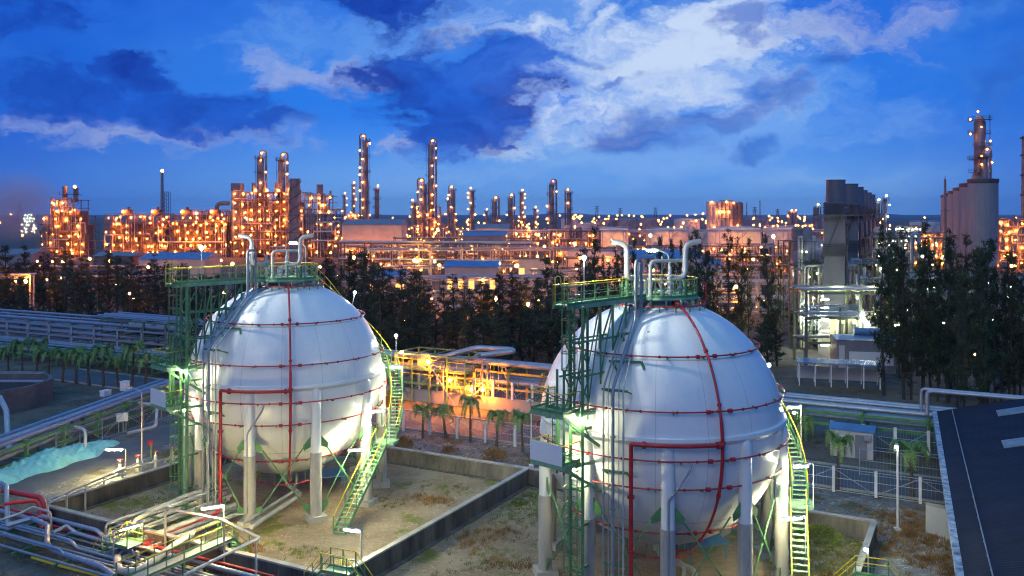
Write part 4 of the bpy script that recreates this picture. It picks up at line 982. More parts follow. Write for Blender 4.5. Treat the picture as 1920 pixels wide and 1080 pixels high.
# ------------------------------------------------------------------ pipes and walkway in the near corner
def pipe_thing(pts, r, m, label, name='ground_pipe', fil=.35, sup=None):
    P = [Vector(p) for p in pts]; o = Vector((P[0].x, P[0].y, 0)); b = MB(); b.tube(fillet([p - o for p in P], fil), r, 10)
    if sup:
        for p in sup: q = Vector(p) - o; b.bar((q.x, q.y, 0), (q.x, q.y, q.z - r), .1); b.bar((q.x - .2, q.y, q.z - r - .02), (q.x + .2, q.y, q.z - r - .02), .1, .06)
    t = b.build(name, m, loc=o); tag(t, label, 'pipe'); return t
words_ = ['thin', 'slim', 'medium', 'fat', 'wide']
pm = [('red_paint', .11, -13.3, .75), ('red_paint', .11, -13.65, .55), ('clad_pipe', .17, -14.2, .95), ('grey_pipe', .09, -14.7, .7), ('clad_pipe', .1, -15.0, .7), ('galvanised', .07, -15.3, .7), ('clad_pipe', .13, -15.7, .75), ('grey_pipe', .09, -16.1, .7), ('pale_pipe', .08, -16.4, .7), ('clad_pipe', .11, -16.8, .7), ('grey_pipe', .1, -17.3, .6)]
t = empty('pipe_track', UV(0, -15), 'low track of silver and red pipes on sleepers outside the stained bund wall', 'pipe rack'); o = t.location
for m, r_, v, z in pm:
    b = MB(); jog = rnd.uniform(-3, 3); dz = rnd.choice((0, .35, .5)) if m == 'clad_pipe' else 0
    b.tube(fillet([UV(-15, v, z) - o, UV(-6 + jog, v, z) - o, UV(-5.4 + jog, v, z + dz) - o, UV(0 + jog, v, z + dz) - o, UV(.6 + jog, v, z) - o, UV(18, v, z) - o], .2), r_ * .78, 10); b.build('pipe', m, t)
for k in range(9): b = MB(); u = -13 + k * 3.8; b.bar(UV(u, -17.6, .45) - o, UV(u, -13, .45) - o, .16, .14); [b.bar(UV(u, v, 0) - o, UV(u, v, .4) - o, .14) for v in (-17.2, -15.2, -13.4)]; b.build('sleeper', 'green_steel', t, smooth=False)
t = empty('pipe_bundle', UV(-1, -9), 'bundle of cream pipes running from under the first tank to the pipe bridge', 'pipe rack'); o = t.location
for k, (u, z, r_, m) in enumerate(((-2.3, 1.5, .09, 'pale_pipe'), (-1.9, 1.0, .14, 'pale_pipe'), (-1.4, 1.5, .06, 'galvanised'), (-1.0, .9, .16, 'pale_pipe'), (-.4, 1.3, .09, 'pale_pipe'), (.2, .8, .2, 'pale_pipe'), (.9, .75, .12, 'grey_pipe'), (1.5, .7, .14, 'pale_pipe'))):
    b = MB(); b.tube(fillet([UV(u + .3, -4.2 - .3 * k, z) - o, UV(u, -13.6 - .25 * k, z) - o, UV(u, -13.6 - .25 * k, .5) - o], .3), r_, 10); b.build('pipe', m, t)
for v in (-6, -8.5, -11, -13): 
    b = MB(); b.bar(UV(-2.7, v, .6) - o, UV(1.9, v, .6) - o, .14); b.bar(UV(-2.7, v, 1.32) - o, UV(-.1, v, 1.32) - o, .1)
    for u in (-2.7, -.1, 1.9): b.bar(UV(u, v, 0) - o, UV(u, v, 1.35 if u < 1 else .6) - o, .12)
    b.build('pipe_support', 'green_steel', t, smooth=False)
t = empty('pipe_bridge', UV(6.2, -15.5), 'narrow yellow railed walkway bridging the pipes into the first tank yard', 'walkway', None, ROT)
b = MB(); b.box((0, 0, 1.5), (.95, 7.4, .08)); b.build('walkway_deck', 'concrete', t, smooth=False)
b = MB(); 
for s in (-.47, .47): railing(b, [(s, -3.6, 1.54), (s, 3.6, 1.54), (s, 4.9, .4)], step=1.2)
b.build('walkway_railing', ['yellow_paint', 'green_steel'], t)
b = MB()
for i in range(4): b.box((0, 3.85 + i * .28, 1.25 - i * .3), (.9, .28, .05))
for y in (-3.4, 0, 3.4):
    for s in (-.42, .42): b.bar((s, y, 0), (s, y, 1.46), .12)
b.build('tread', 'green_steel', t, smooth=False)
t = empty('pipe_stile', G(225, 1062), 'green stepped platform with sloping yellow rails above the silver pipes', 'steps', None, ROT)
b = MB(); b.box((.6, 0, 1.4), (1.4, 1.1, .08)); [b.box((-.3 - i * .25, 0, 1.15 - i * .28), (.25, 1.0, .05)) for i in range(5)]; b.build('tread', 'blue_plate', t, smooth=False)
b = MB(); 
for s in (-.55, .55): railing(b, [(-1.6, s, .2), (-.1, s, 1.45), (1.3, s, 1.45)], step=1.0)
b.build('handrail', ['yellow_paint', 'green_steel'], t)
pipe_thing([G(390, 922, 3), G(310, 952, 3), G(420, 976, 3), G(486, 1008, 3), G(344, 1079, 3)], .085, 'galvanised', 'grey pipe bent in a wide angle above the pipe bridge', 'overhead_pipe', .1, [G(310, 952, 3), G(420, 976, 3), G(480, 1010, 3)])
pipe_thing([G(250, 993, 1.6), G(252, 975, 2.2), G(345, 930, 2.2), G(385, 918, 2.0)], .13, 'pale_pipe', 'pale pipe rising over the bund wall towards the first tank')
pipe_thing([G(5, 920, 2.2), G(75, 880 + 52, 2.0), G(82, 945, 1.6), G(84, 985, .4)], .17, 'red_paint', 'fat red pipe elbow dropping outside the bund corner')
pipe_thing([G(8, 945, 2.0), G(70, 938, 1.9), G(76, 955, 1.4), G(78, 995, .3)], .12, 'red_paint', 'slim red pipe elbow beside the fat red one') 
def square_duct(pts, w, label):
    P = [Vector(p) for p in pts]; o = Vector((P[0].x, P[0].y, 0)); b = MB(); b.tube([p - o for p in P], w * .58, 8); 
    for i in range(len(P) - 1): 
        for s in (.15, .5, .85): q = P[i].lerp(P[i + 1], s) - o; dd = (P[i + 1] - P[i]).normalized() * .03; b.tube([q - dd, q + dd], w * .62, 8)
    t = b.build('clad_duct', 'clad_pipe', smooth=True, loc=o); tag(t, label, 'pipe')
square_duct([G(15, 985, 1.6), G(60, 972, 1.9), G(90, 985, 1.9), G(88, 1020, .9), G(100, 1032, .8), G(190, 1062, .8), G(215, 1080, .6)], .28, 'thick silver clad duct stepping down beside the red pipes')
square_duct([G(100, 998, 1.2), G(125, 986, 1.4), G(145, 1000, 1.0), G(225, 1025, .9), G(260, 1040, .9)], .2, 'thinner silver clad duct angled over the low pipe track')
square_duct([G(0, 905, 2.6), G(12, 912, 2.6), G(14, 985, .6)], .26, 'upright silver duct elbow beside the red pipe elbow')
pipe_thing([G(0, 975, 1.5), G(40, 962, 1.7), G(60, 950, 1.9), G(95, 960, 2.0), G(97, 1000, .4)], .07, 'pale_pipe', 'thin pale pipe looping above the silver duct')
pipe_thing([G(60, 1045, .4), G(110, 1060, .4), G(180, 1078, .4), G(240, 1095, .4)], .09, 'yellow_paint', 'thin yellow gas pipe with flanges near the rusty ground')
pipe_thing([G(220, 1045, .9), G(222, 1070, .7), G(260, 1072, 1.4), G(330, 1020, 1.8), G(360, 1000, 1.8)], .2, 'pale_pipe', 'fat cream pipe curling up beside the pipe stile', fil=.8)
pipe_thing([G(90, 938, 1.9), G(265, 866, 1.7)], .06, 'pale_pipe', 'long thin pipe on green props along the bund wall', sup=[G(90 + 175 * k / 5, 938 - 72 * k / 5, 1.9 - .04 * k) for k in range(6)])
pipe_thing([G(90, 944, 1.8), G(268, 872, 1.5)], .045, 'galvanised', 'second thinner pipe along the bund wall props', sup=None)
t = empty('valve_manifold', G(228, 893), 'row of small grey valves and pipes beside the roadside lamp', 'valves'); b = MB()
for k in range(4):
    p = Vector((-.1 + k * .9, k * 1.2, 0)); b.lathe([(.16, 0), (.16, .5), (.26, .5), (.26, .6), (.14, .65), (.14, 1.0), (.05, 1.05), (.05, 1.3)], p, 10); b.tube([p + Vector((-.4, -.5, .45)), p + Vector((.5, .7, .45))], .1, 8)
b.build('valve_body', 'pale_pipe', t); b = MB(); [b.tube([Vector((-.1 + k * .9 + .22 * math.cos(a * .628), k * 1.2 + .22 * math.sin(a * .628), 1.3)) for a in range(10)], .03, 5, closed=True) for k in range(4)]; b.build('hand_wheel', 'red_paint', t)
tl = lamp_post(G(418, 992, 0) if False else Vector((-17.0, 52.0, 0)), 3.5, 'lamp with a glowing white tube above the pipe bridge', 'tube', 'tube_warm', (-.1, -.05, 0), 1.15, .085)
p = G(213, 1074, 0); lamp_post(p, 2.4, 'slanting orange tube lamp above the silver pipes', 'tube', 'lamp_tube_orange' if 'lamp_tube_orange' in M else 'tube_warm', (.25, .3, .0), 1.3, .06)
sheet('manifold_floor', [UV(-40, -30), UV(14.6, -30), UV(14.6, -12.8), UV(-10.3, -12.8), UV(-14, -10), UV(-40, -12)], .029, 'earth')

for (px, py, w, h, lab) in ((198, 742, .9, .5, 'low pale cabinet on top of the roadside pipe rack'), (234, 732, .7, .9, 'taller pale cabinet on top of the roadside pipe rack')):
    b = MB(); b.box((0, 0, h / 2), (w, .6, h)); b.box((0, 0, h + .03), (w + .1, .7, .06)); b.box((w * .2, -.32, h * .5), (.04, .05, .2)); o = b.build('junction_cabinet', 'white_panel', smooth=False, loc=G(px, py, 2.5)); o.rotation_euler.z = 1.2; tag(o, lab, 'cabinet')
t = empty('notice_board', G(229, 812, 0), 'blank white notice board on posts by the wire fence', 'sign'); b = MB(); b.box((0, 0, 1.5), (1.0, .05, .8), .4); b.build('panel', 'white_panel', t, smooth=False); b = MB(); b.bar((-.3, -.1, 0), (-.3, -.1, 1.2), .06); b.build('post', 'galvanised', t, smooth=False); b = MB(); b.bar((.3, .15, 0), (.3, .15, 1.2), .06); b.build('post', 'galvanised', t, smooth=False)
# stones scattered on the strip behind the back wall, one loose layer
b = MB()
for k in range(900):
    p = UV(rnd.uniform(-8, 40), rnd.choice((rnd.uniform(10.6, 18.5), rnd.gauss(14, 1.2)))); r_ = rnd.uniform(.04, .17); b.ball((p.x, p.y, .02), r_, 5, 3, sz=rnd.uniform(.5, .9))
mat('loose_stone', (.16, .16, .155), .9, var=.5, scale=.8); tag(b.build('gravel', 'loose_stone', smooth=False), 'loose pale stones scattered on the strip behind the bund wall', 'stones', None, 'stuff')
# ------------------------------------------------------------------ shared lamp bulbs
BULB = {}
def bulb(par, p, r=.4, m='lamp_sodium', name='lamp'):
    key = (round(r, 2), m)
    if key not in BULB:
        b = MB(); b.ball((0, 0, 0), r, 6, 4); o = b.build(name, m, par); BULB[key] = o.data; o.location = p; return o
    o = bpy.data.objects.new(name, BULB[key]); COL.objects.link(o); o.parent = par; o.location = p; return o
lampc = [0]
def lamp_mast(p, h, label, r=.3, m='lamp_sodium', group=None):
    """free standing lamp: mast and head"""
    t = empty('street_lamp', (p[0], p[1], 0), label, 'street lamp', group); b = MB(); b.tube([(0, 0, 0), (0, 0, h)], max(.06, r * .22), 6); b.build('mast', 'dark_steel', t); bulb(t, (0, 0, h + r * .8), r, m); return t

# ------------------------------------------------------------------ process units
def unit(name, c, w, d, h, nz, nx, label, cat='process unit', lamp='lamp_sodium', nl=60, seed=1, box=None, steel='unit_steel', taper=None, r=.42, vessels=8, pipes=26, ny=2, boxm='brown_steel', skip=.2, lampjit=.8, bar=.34):
    r = r * .82
    g = random.Random(seed); t = empty(name, c, label, cat)
    zs = [h * i / nz for i in range(nz + 1)]
    def wid(z): return w * (taper(z / h) if taper else 1.0)
    b = MB()
    for j in range(ny + 1):
        y = -d / 2 + d * j / ny
        for k in range(nz):
            w0_, w1_ = wid(zs[k] + .01), wid(zs[k] + .01)
            for i in range(nx + 1):
                x = -w / 2 + w * i / nx
                if abs(x) > wid(zs[k + 1] - .01) / 2 + .05: continue
                b.bar((x, y, zs[k]), (x, y, zs[k + 1]), bar)
                if i < nx and j != 1 and g.random() < .3 and abs(x + w / nx) <= wid(zs[k + 1] - .01) / 2 + .05:
                    b.bar((x, y, zs[k]), (x + w / nx, y, zs[k + 1]), bar * .55)
            ww = wid(zs[k + 1] - .01); b.bar((-ww / 2, y, zs[k + 1]), (ww / 2, y, zs[k + 1]), bar * .9)
            if j == 0: b.bar((-ww / 2, y - .7, zs[k + 1] + 1.1), (ww / 2, y - .7, zs[k + 1] + 1.1), bar * .28); b.bar((-ww / 2, y - .7, zs[k + 1] + .55), (ww / 2, y - .7, zs[k + 1] + .55), bar * .22)
    for k in range(nz):
        ww = wid(zs[k + 1] - .01)
        for i in range(nx + 1):
            x = -w / 2 + w * i / nx
            if abs(x) <= ww / 2 + .05: b.bar((x, -d / 2 - .8, zs[k + 1]), (x, d / 2, zs[k + 1]), bar * .7)
            if abs(x) <= ww / 2 + .05 and g.random() < .6:
                xx = x + g.uniform(-1, 1); b.bar((xx, -d / 2 - .7, zs[k + 1]), (xx, -d / 2 - .7, zs[k + 1] + 1.1), bar * .25)
    b.build('frame', steel, t, smooth=False)
    b = MB()
    for k in range(nz):
        ww = wid(zs[k + 1] - .01) + .4
        for i in range(nx):
            if g.random() < .75:
                x0, x1 = -ww / 2 + ww * i / nx, -ww / 2 + ww * (i + 1) / nx; b.box(((x0 + x1) / 2, -.35, zs[k + 1] + .05), (x1 - x0 - .05, d + .5, .1))
    b.build('deck', 'brown_steel' if steel == 'unit_steel' else steel, t, smooth=False)
    if box:
        for (x0, x1, z0, z1, yy) in box:
            b = MB(); b.box(((x0 + x1) / 2, yy, (z0 + z1) / 2), (x1 - x0, d * .62, z1 - z0)); n_ = int((x1 - x0) / 2.2)
            for i in range(n_ + 1): b.box((x0 + (x1 - x0) * i / max(1, n_), yy - d * .31 - .1, (z0 + z1) / 2), (.22, .2, z1 - z0))
            for i in range(int((z1 - z0) / 3.0) + 1): b.box(((x0 + x1) / 2, yy - d * .31 - .06, z0 + .2 + i * 3.0 * .98), (x1 - x0, .12, .25))
            b.build('furnace_wall', boxm, t, smooth=False)
    for q in range(vessels):
        z0 = g.choice(zs[:-1]); ww = wid(min(h, z0 + h / nz)) / 2 - 1.5; 
        if ww < 1: continue
        x = g.uniform(-ww, ww); y = -d / 2 + g.uniform(.8, 3.0); b = MB(); rr_ = g.uniform(.5, 1.3)
        if g.random() < .55: L_ = g.uniform(h / nz * .8, h / nz * 1.6); b.lathe([(rr_ * .3, z0 + .3), (rr_, z0 + .7), (rr_, z0 + L_), (rr_ * .7, z0 + L_ + .4), (.05, z0 + L_ + .5)], (x, y, 0), 12)
        else: L_ = g.uniform(2.5, 5); b.tube([(x - L_ / 2, y, z0 + rr_ + .4), (x - L_ / 2 + .3, y, z0 + rr_ + .4), (x + L_ / 2 - .3, y, z0 + rr_ + .4), (x + L_ / 2, y, z0 + rr_ + .4)], [rr_ * .5, rr_, rr_, rr_ * .5], 10)
        b.build('vessel', g.choice(('column_shell', 'cream_clad', 'grey_clad')), t)
    for q in range(pipes):
        z0, z1 = g.choice(zs), g.choice(zs[1:]); ww = wid(max(z0, z1) - .01) / 2 - .3; x0 = g.uniform(-ww, ww); x1 = max(-ww, min(ww, x0 + g.gauss(0, w * .22))); y = -d / 2 - g.uniform(-.6, .9); rr_ = g.choice((.12, .16, .2, .3))
        b = MB(); b.tube(fillet([(x0, y, max(.3, z0 - 1.5)), (x0, y, z1 + .8), (x1, y, z1 + .8), (x1, y + .6, max(.3, z0 - .5))], .6, 3), rr_, 7); b.build('pipe', g.choice(('pale_pipe', 'clad_pipe', 'unit_steel')), t)
    cnt = 0; per = max(1, nl // nz)
    for k in range(nz):
        ww = wid(zs[k + 1] - .01)
        for i in range(per):
            if g.random() < skip or cnt >= 100: continue
            x = -ww / 2 + ww * (i + .5 + g.uniform(-lampjit, lampjit) * .7) / per
            z = zs[k] + h / nz * g.uniform(.55, .86); y = -d / 2 - g.choice((1.0, 1.0, .9, -1.2)); bulb(t, (x, y, z + g.uniform(-.4, .4)), r * g.choice((.45, .6, .75, .75, 1.0)), lamp); cnt += 1
    return t
def column(name, c, r, h, label, lamps=6, side=1, seed=1, lamp='lamp_sodium_col', plats=6, topred=False, loop=True, lr=.42, slim=None, shell='column_shell', z0=0):
    g = random.Random(seed); t = empty(name, c, label, 'distillation column')
    b = MB(); prof = [(r * 1.25, 0), (r * 1.15, h * .08), (r, h * .1), (r, h * .6), (r * (slim or 1), h * .64), (r * (slim or 1), h - r), (r * .6 * (slim or 1), h - .3 * r), (.05, h)]
    b.lathe(prof, (0, 0, 0), 18)
    b.build('shell', shell, t)
    for k in range(plats):
        z = h * (.16 + .82 * k / max(1, plats - 1)) - .8; rr_ = r * 1.0 + 1.1; a0 = g.uniform(0, 360); b = MB()
        A = arc((0, 0), rr_, a0, a0 + 210, z, 10); B = arc((0, 0), r * .9, a0, a0 + 210, z, 10)
        for i in range(10):
            b.add([A[i], A[i + 1], B[i + 1], B[i], A[i] - Vector((0, 0, .15)), A[i + 1] - Vector((0, 0, .15)), B[i + 1] - Vector((0, 0, .15)), B[i] - Vector((0, 0, .15))], [(0, 1, 2, 3), (7, 6, 5, 4), (0, 4, 5, 1), (2, 6, 7, 3)])
        for hh in (.55, 1.1): b.tube([q + Vector((0, 0, hh)) for q in A], .06, 4)
        for q in A[::2]: b.bar(q, q + Vector((0, 0, 1.1)), .08)
        b.build('platform', 'dark_steel', t, smooth=False)
    b = MB(); x = -side * (r + .35)
    for s in (-.3, .3): b.bar((x, s - r * .3, h * .06), (x, s - r * .3, h), .09)
    b.build('ladder', 'dark_steel', t, smooth=False)
    if loop:
        b = MB(); rr_ = max(.22, r * .3); x = side * (r + rr_ + .4); b.tube(fillet([(0, 0, h - .2), (0, 0, h + rr_ * 3), (x, -.2, h + rr_ * 3), (x, -.2, 2)], rr_ * 2.4, 5), rr_, 8); b.build('overhead_pipe', shell, t)
    for k in range(lamps):
        z = h * (.14 + .85 * (k + .5) / lamps) + g.uniform(-.5, .5); sx = side * (r + 1.0) * g.choice((1, 1, .35, -.9)); bulb(t, (sx, -r - .9 if abs(sx) < r else -.8, z), lr * g.choice((.6, .75, .9)), lamp)
    bulb(t, (side * r * .5, -r * .5, h + .9), lr * .9, 'lamp_red' if topred else lamp)
    return t
def at(px, y): return Vector(((px - 960) / F * y, y, 0))
def top(py, y): return CH - (py - HZ) / F * y

# furnace block on the far left, with two stubs on top
Y = 420
t = unit('furnace_unit', at(132, Y), 24, 14, 27, 7, 7, 'stepped furnace block at the far side, lit orange, with two dark stub chimneys on top', nl=46, seed=3, box=[(-9, 9, 1, 15, 0), (-6.5, 6.5, 15, 22, 0)], taper=lambda s: 1.05 if s < .35 else .9 if s < .6 else .74 if s < .82 else .5)
for x, hh in ((-2.6, 33.5), (2.6, 32.6)):
    b = MB(); b.lathe([(1.1, 26), (1.1, hh - .6), (1.35, hh - .6), (1.35, hh)], (x, 0, 0), 12); b.build('chimney', 'column_shell', t)
b = MB(); b.box((0, 0, 29.6), (9.6, 2.8, .25)); [b.bar((x, -1.3, 29.6), (x, -1.3, 30.8), .12) for x in (-4.6, -2.5, 0, 2.5, 4.6)]; b.bar((-4.7, -1.3, 30.8), (4.7, -1.3, 30.8), .12); b.build('stack_platform', 'dark_steel', t, smooth=False)
bulb(t, (2.6, -1, 33.4), .6)
# furnace row
t = unit('furnace_row', at(322, Y), 57, 15, 19.6, 6, 15, 'long furnace row densely lit with orange lamps beside the flare stack', nl=98, seed=5, box=[(-27, -15, 1, 15.5, 0), (-13, -1, 1, 15.5, 0), (1, 13, 1, 15.5, 0), (15, 27, 1, 15.5, 0)], skip=.1)
for k in range(4):
    x = -21 + 14 * k; b = MB(); b.box((x, 0, 20.9), (3.6, 4, 2.6)); b.box((x, 0, 22.3), (4.4, 4.8, .3)); b.lathe([(.7, 22.4), (.7, 23.8)], (x + .6, 0, 0), 10); b.build('roof_turret', 'brown_steel', t, smooth=False); bulb(t, (x - 1, -3, 21.5), .42)
t = unit('furnace_row', at(404, Y + 6), 18, 12, 21.5, 6, 5, 'short furnace bay with a curved duct between the long row and the tallest furnace block', nl=30, seed=8, box=[(-8, 8, 1, 17, 0)])
b = MB(); b.tube(fillet([(2, -4, 16), (2, -4, 25.5), (8, -4, 25.5)], 2.5, 6), 1.0, 12); b.build('duct', 'column_shell', t)
# main furnace block
t = unit('furnace_unit', at(512, Y), 34, 17, 30.5, 8, 9, 'tall main furnace block glowing orange beneath two columns', nl=78, seed=11, box=[(-15, 15, 1, 14.5, 0), (-14, 14, 19, 26, 1)], skip=.05, lampjit=.15)
for x in (-9.3, -4, 1.5, 7): 
    b = MB(); b.lathe([(.8, 30), (.8, 34.8), (1, 34.8), (1, 35.3)], (x, 0, 0), 12); b.build('chimney', 'column_shell', t); bulb(t, (x + 1.4, -1, 31.6), .42)
b = MB(); b.box((-16.8, 0, 15.5), (3.4, 4.5, 31)); b.box((-17, 0, 33), (4.6, 5.5, 4)); b.build('flue_duct', 'column_shell', t, smooth=False)
def tp(s): return 1.0 if s < .62 else .92 if s < .75 else .8 if s < .88 else .55
t = unit('furnace_unit', at(604, Y), 21, 16, 29, 9, 6, 'sloping framework of decks and silver ducts joined to the main furnace block', nl=40, seed=14, steel='brown_steel', taper=tp, pipes=40, box=[(-9, 3, 1, 12, 2)])
for k in range(4):
    b = MB(); z = 8 + k * 4.2; b.tube(fillet([(-3 + k, -9, z), (8, -9, z), (8, -9, z + 2.2), (10.5, -9, z + 2.2)], .9, 4), .4, 8); b.build('duct', 'clad_pipe', t)
b = MB(); b.lathe([(1.6, 27), (1.6, 34.5)], (-1.5, 2, 0), 14); b.build('chimney', 'column_shell', t)
b = MB(); b.lathe([(.5, 27), (.5, 31.5)], (3.6, 2, 0), 10); b.build('chimney', 'column_shell', t)
for px, y_, ty, k in ((488, 428, 287, 1), (528, 428, 290, 2)):
    column('distillation_column', at(px, y_), 1.9, top(ty, y_) - 1, f'thick column with a lamp lit side rising {"first" if k == 1 else "second"} from the left above the main furnace block', 8, 1, k + 20, plats=7, slim=.9)
# big nearer stack with a helical strake
Y = 300; t = empty('exhaust_stack', at(553, Y), 'tall plain grey exhaust stack wrapped by a dark spiral fin', 'chimney'); hs = top(335, Y); b = MB()
b.lathe([(1.95, 0), (1.85, hs * .5), (1.75, hs - .3), (1.9, hs - .3), (1.9, hs), (1.5, hs)], n=26); b.build('shell', 'column_shell', t)
b = MB(); b.tube([(1.98 * math.cos(i * .32), 1.98 * math.sin(i * .32), hs * (.3 + .68 * i / 60)) for i in range(61)], .16, 5); b.tube([(1.98 * math.cos(i * .32 + 3.1), 1.98 * math.sin(i * .32 + 3.1), hs * (.3 + .68 * i / 60)) for i in range(61)], .16, 5); b.build('strake', 'dark_steel', t)
b = MB(); [b.lathe([(2.0, z), (2.0, z + .2)], n=24) for z in (8, 14, 20)]; b.build('shell_band', 'dark_steel', t)
# flare stack
Y = 600; hs = top(322, Y); t = empty('flare_stack', at(304, Y), 'slim flare stack with lattice support standing behind the furnace row', 'chimney'); b = MB(); b.lathe([(1.3, 0), (1.1, hs * .6), (.9, hs)], n=12); b.build('shell', 'grey_clad', t)
b = MB()
for s in (2.2, 5): 
    for yy in (-1.4, 1.4): b.bar((s, yy, 0), (s, yy, hs * .72), .3)
for i in range(14):
    z = hs * .72 * i / 14; z2 = hs * .72 * (i + 1) / 14; b.bar((2.2, -1.4, z), (5, -1.4, z2), .2); b.bar((2.2, -1.4, z2), (5, -1.4, z2), .2)
b.build('lattice', 'dark_steel', t, smooth=False); bulb(t, (0, 0, hs + .6), .9, 'lamp_red' if False else 'lamp_sodium'); bulb(t, (-1.6, -1.5, hs * .3), .5, 'lamp_red'); bulb(t, (5.4, -1.5, hs * .3), .5, 'lamp_red')

# columns across the middle
cols = [(685, 255, 14, 480, 12, -1, 0), (707, 348, 9, 470, 0, 1, 0), (663, 342, 6, 640, 8, 1, 0), (646, 362, 5, 660, 6, 1, 0), (808, 264, 14, 480, 10, 1, 0), (794, 338, 15, 470, 9, -1, 0), (776, 375, 9, 520, 4, -1, 0), (849, 350, 10, 560, 4, -1, 0), (885, 352, 9, 560, 9, -1, 0), (927, 370, 12, 500, 1, 1, 0), (957, 365, 10, 520, 2, 1, 0),
        (978, 356, 8, 600, 10, 1, 0), (1034, 339, 13, 480, 4, 1, 1), (1067, 355, 10, 520, 2, -1, 0), (841, 372, 6, 590, 4, -1, 0), (912, 392, 5, 700, 3, 1, 0), (1003, 388, 6, 700, 5, 1, 0)]
desc = ['very tall column edged with lamps, tallest by the cream warehouse', 'plain unlit column beside the cream warehouse', 'thin brightly lit column in the lamp cluster behind the cream warehouse', 'slender low column at the edge of the lamp cluster by the cream warehouse', 'very tall dark column with a lamp string, paired with a shorter thick one', 'thick shorter column joined to the very tall dark one', 'low column with side lamps before the thick paired column', 'dark column with few lamps next after the paired columns', 'slim column with lamps along its edge in the middle of the skyline', 'dark column with a bent pipe over its top', 'short dark column with a dome among low lamps', 'slim column covered in lamps beside the low domed column', 'column with a red lamp at its crown', 'dark bare looking column standing apart at the end of the skyline', 'low slim column touching the dark few lamp column', 'tiny far column between two larger ones', 'tiny far lamp lit column before the red crowned column']
for k, (px, ty, w, y_, nl, sd, rd) in enumerate(cols):
    column('distillation_column', at(px, y_), w / 2 / F * y_ * .92, top(ty, y_) - 1.0, desc[k], nl, sd, 40 + k, plats=7 if w > 8 else 4, topred=bool(rd), loop=w > 9, slim=.86 if w > 11 else None, lr=.45)
unit('process_unit', at(668, 560), 19, 10, 20, 7, 6, 'dense cluster of orange lamps and thin pipes behind the cream warehouse', nl=66, seed=31, lampjit=.9, r=.5, taper=lambda s: 1 if s < .5 else .6, lamp='lamp_sodium_far')
k = 0
for px, y_, w, h, nl, lab in ((742, 640, 24, 8, 16, 'low lamp lit unit between the tall lamp edged column and the paired columns'), (830, 600, 18, 13, 22, 'low orange lit framework at the foot of the dark few lamp column'), (868, 620, 16, 9, 16, 'low orange lit framework between two slim columns'), (906, 620, 16, 9, 16, 'low orange framework before the tiny far column'), (940, 640, 14, 12, 18, 'orange lit framework beside the bent pipe column'), (968, 560, 13, 17, 26, 'tall narrow framework crowded with lamps by the domed column'), (1018, 640, 22, 9, 20, 'wide low lamp cluster left of the red crowned column'.replace('left of', 'beside')), (1052, 560, 16, 9, 12, 'low unit with orange lamps before the bare column'),
                             (800, 455, 14, 24, 34, 'narrow framework with lamps wrapped round the paired columns')):
    k += 1; unit('process_unit', at(px, y_), w, 8, h, max(2, round(h / 3.6)), max(3, int(w / 4)), lab, nl=nl, seed=60 + k, lampjit=.9, vessels=3, pipes=10, lamp='lamp_sodium_far' if y_ > 500 else 'lamp_sodium')
for px, y_, w, h, nl, lab in ((1140, 640, 44, 7, 26, 'low strip of lamp lit pipework between the near and far storage tanks'), (1250, 620, 40, 6, 24, 'low strip of lamp lit pipework behind the pinkish storage tank'), (1340, 600, 34, 7, 24, 'low strip of orange lit pipework at the foot of the far silo block'), (1420, 640, 34, 9, 24, 'low cluster of pale orange lamps below the slim masts'), (1540, 640, 30, 8, 22, 'low lamp lit pipework behind the grey column and first boiler stack'), (880, 760, 70, 9, 34, 'long low carpet of orange lamps behind the slim columns'), (730, 720, 50, 9, 26, 'low carpet of orange lamps behind the cream warehouse roof')):
    k += 1; unit('process_unit', at(px, y_), w, 8, h, 2, max(4, int(w / 5)), lab, nl=nl, seed=160 + k, lampjit=.9, vessels=4, pipes=14, lamp='lamp_sodium_far')
unit('process_unit', at(1000, 380), 34, 10, 13, 3, 9, 'dim brown framework with pipes before the orange lit columns', nl=20, seed=81, steel='brown_steel')
unit('process_unit', at(1078, 330), 18, 10, 14, 4, 5, 'brown framework with orange lamps beside the bare dark column', nl=20, seed=82, steel='brown_steel')
for px, y_, w, h, nl, lab in ((690, 320, 20, 8.5, 16, 'dark low framework of pipes before the cream warehouse'), (790, 300, 24, 9.5, 20, 'dark framework of pipes and drums in front of the paired columns'), (905, 290, 24, 10, 20, 'dark pipework framework before the low blue roofed shed'), (1200, 300, 30, 9, 20, 'dark framework of pipes below the pinkish storage tank'), (1375, 300, 32, 9.5, 22, 'dark framework of pipes below the widest storage tank'), (1475, 270, 16, 10, 14, 'dark framework of pipes beside the green steel framework')):
    k += 1; unit('process_unit', at(px, y_), w, 8, h, 3, max(5, int(w / 3)), lab, nl=nl, seed=260 + k, lampjit=.9, vessels=8, pipes=34, steel='brown_steel', lamp='lamp_sodium_mid', r=.2, bar=.22)
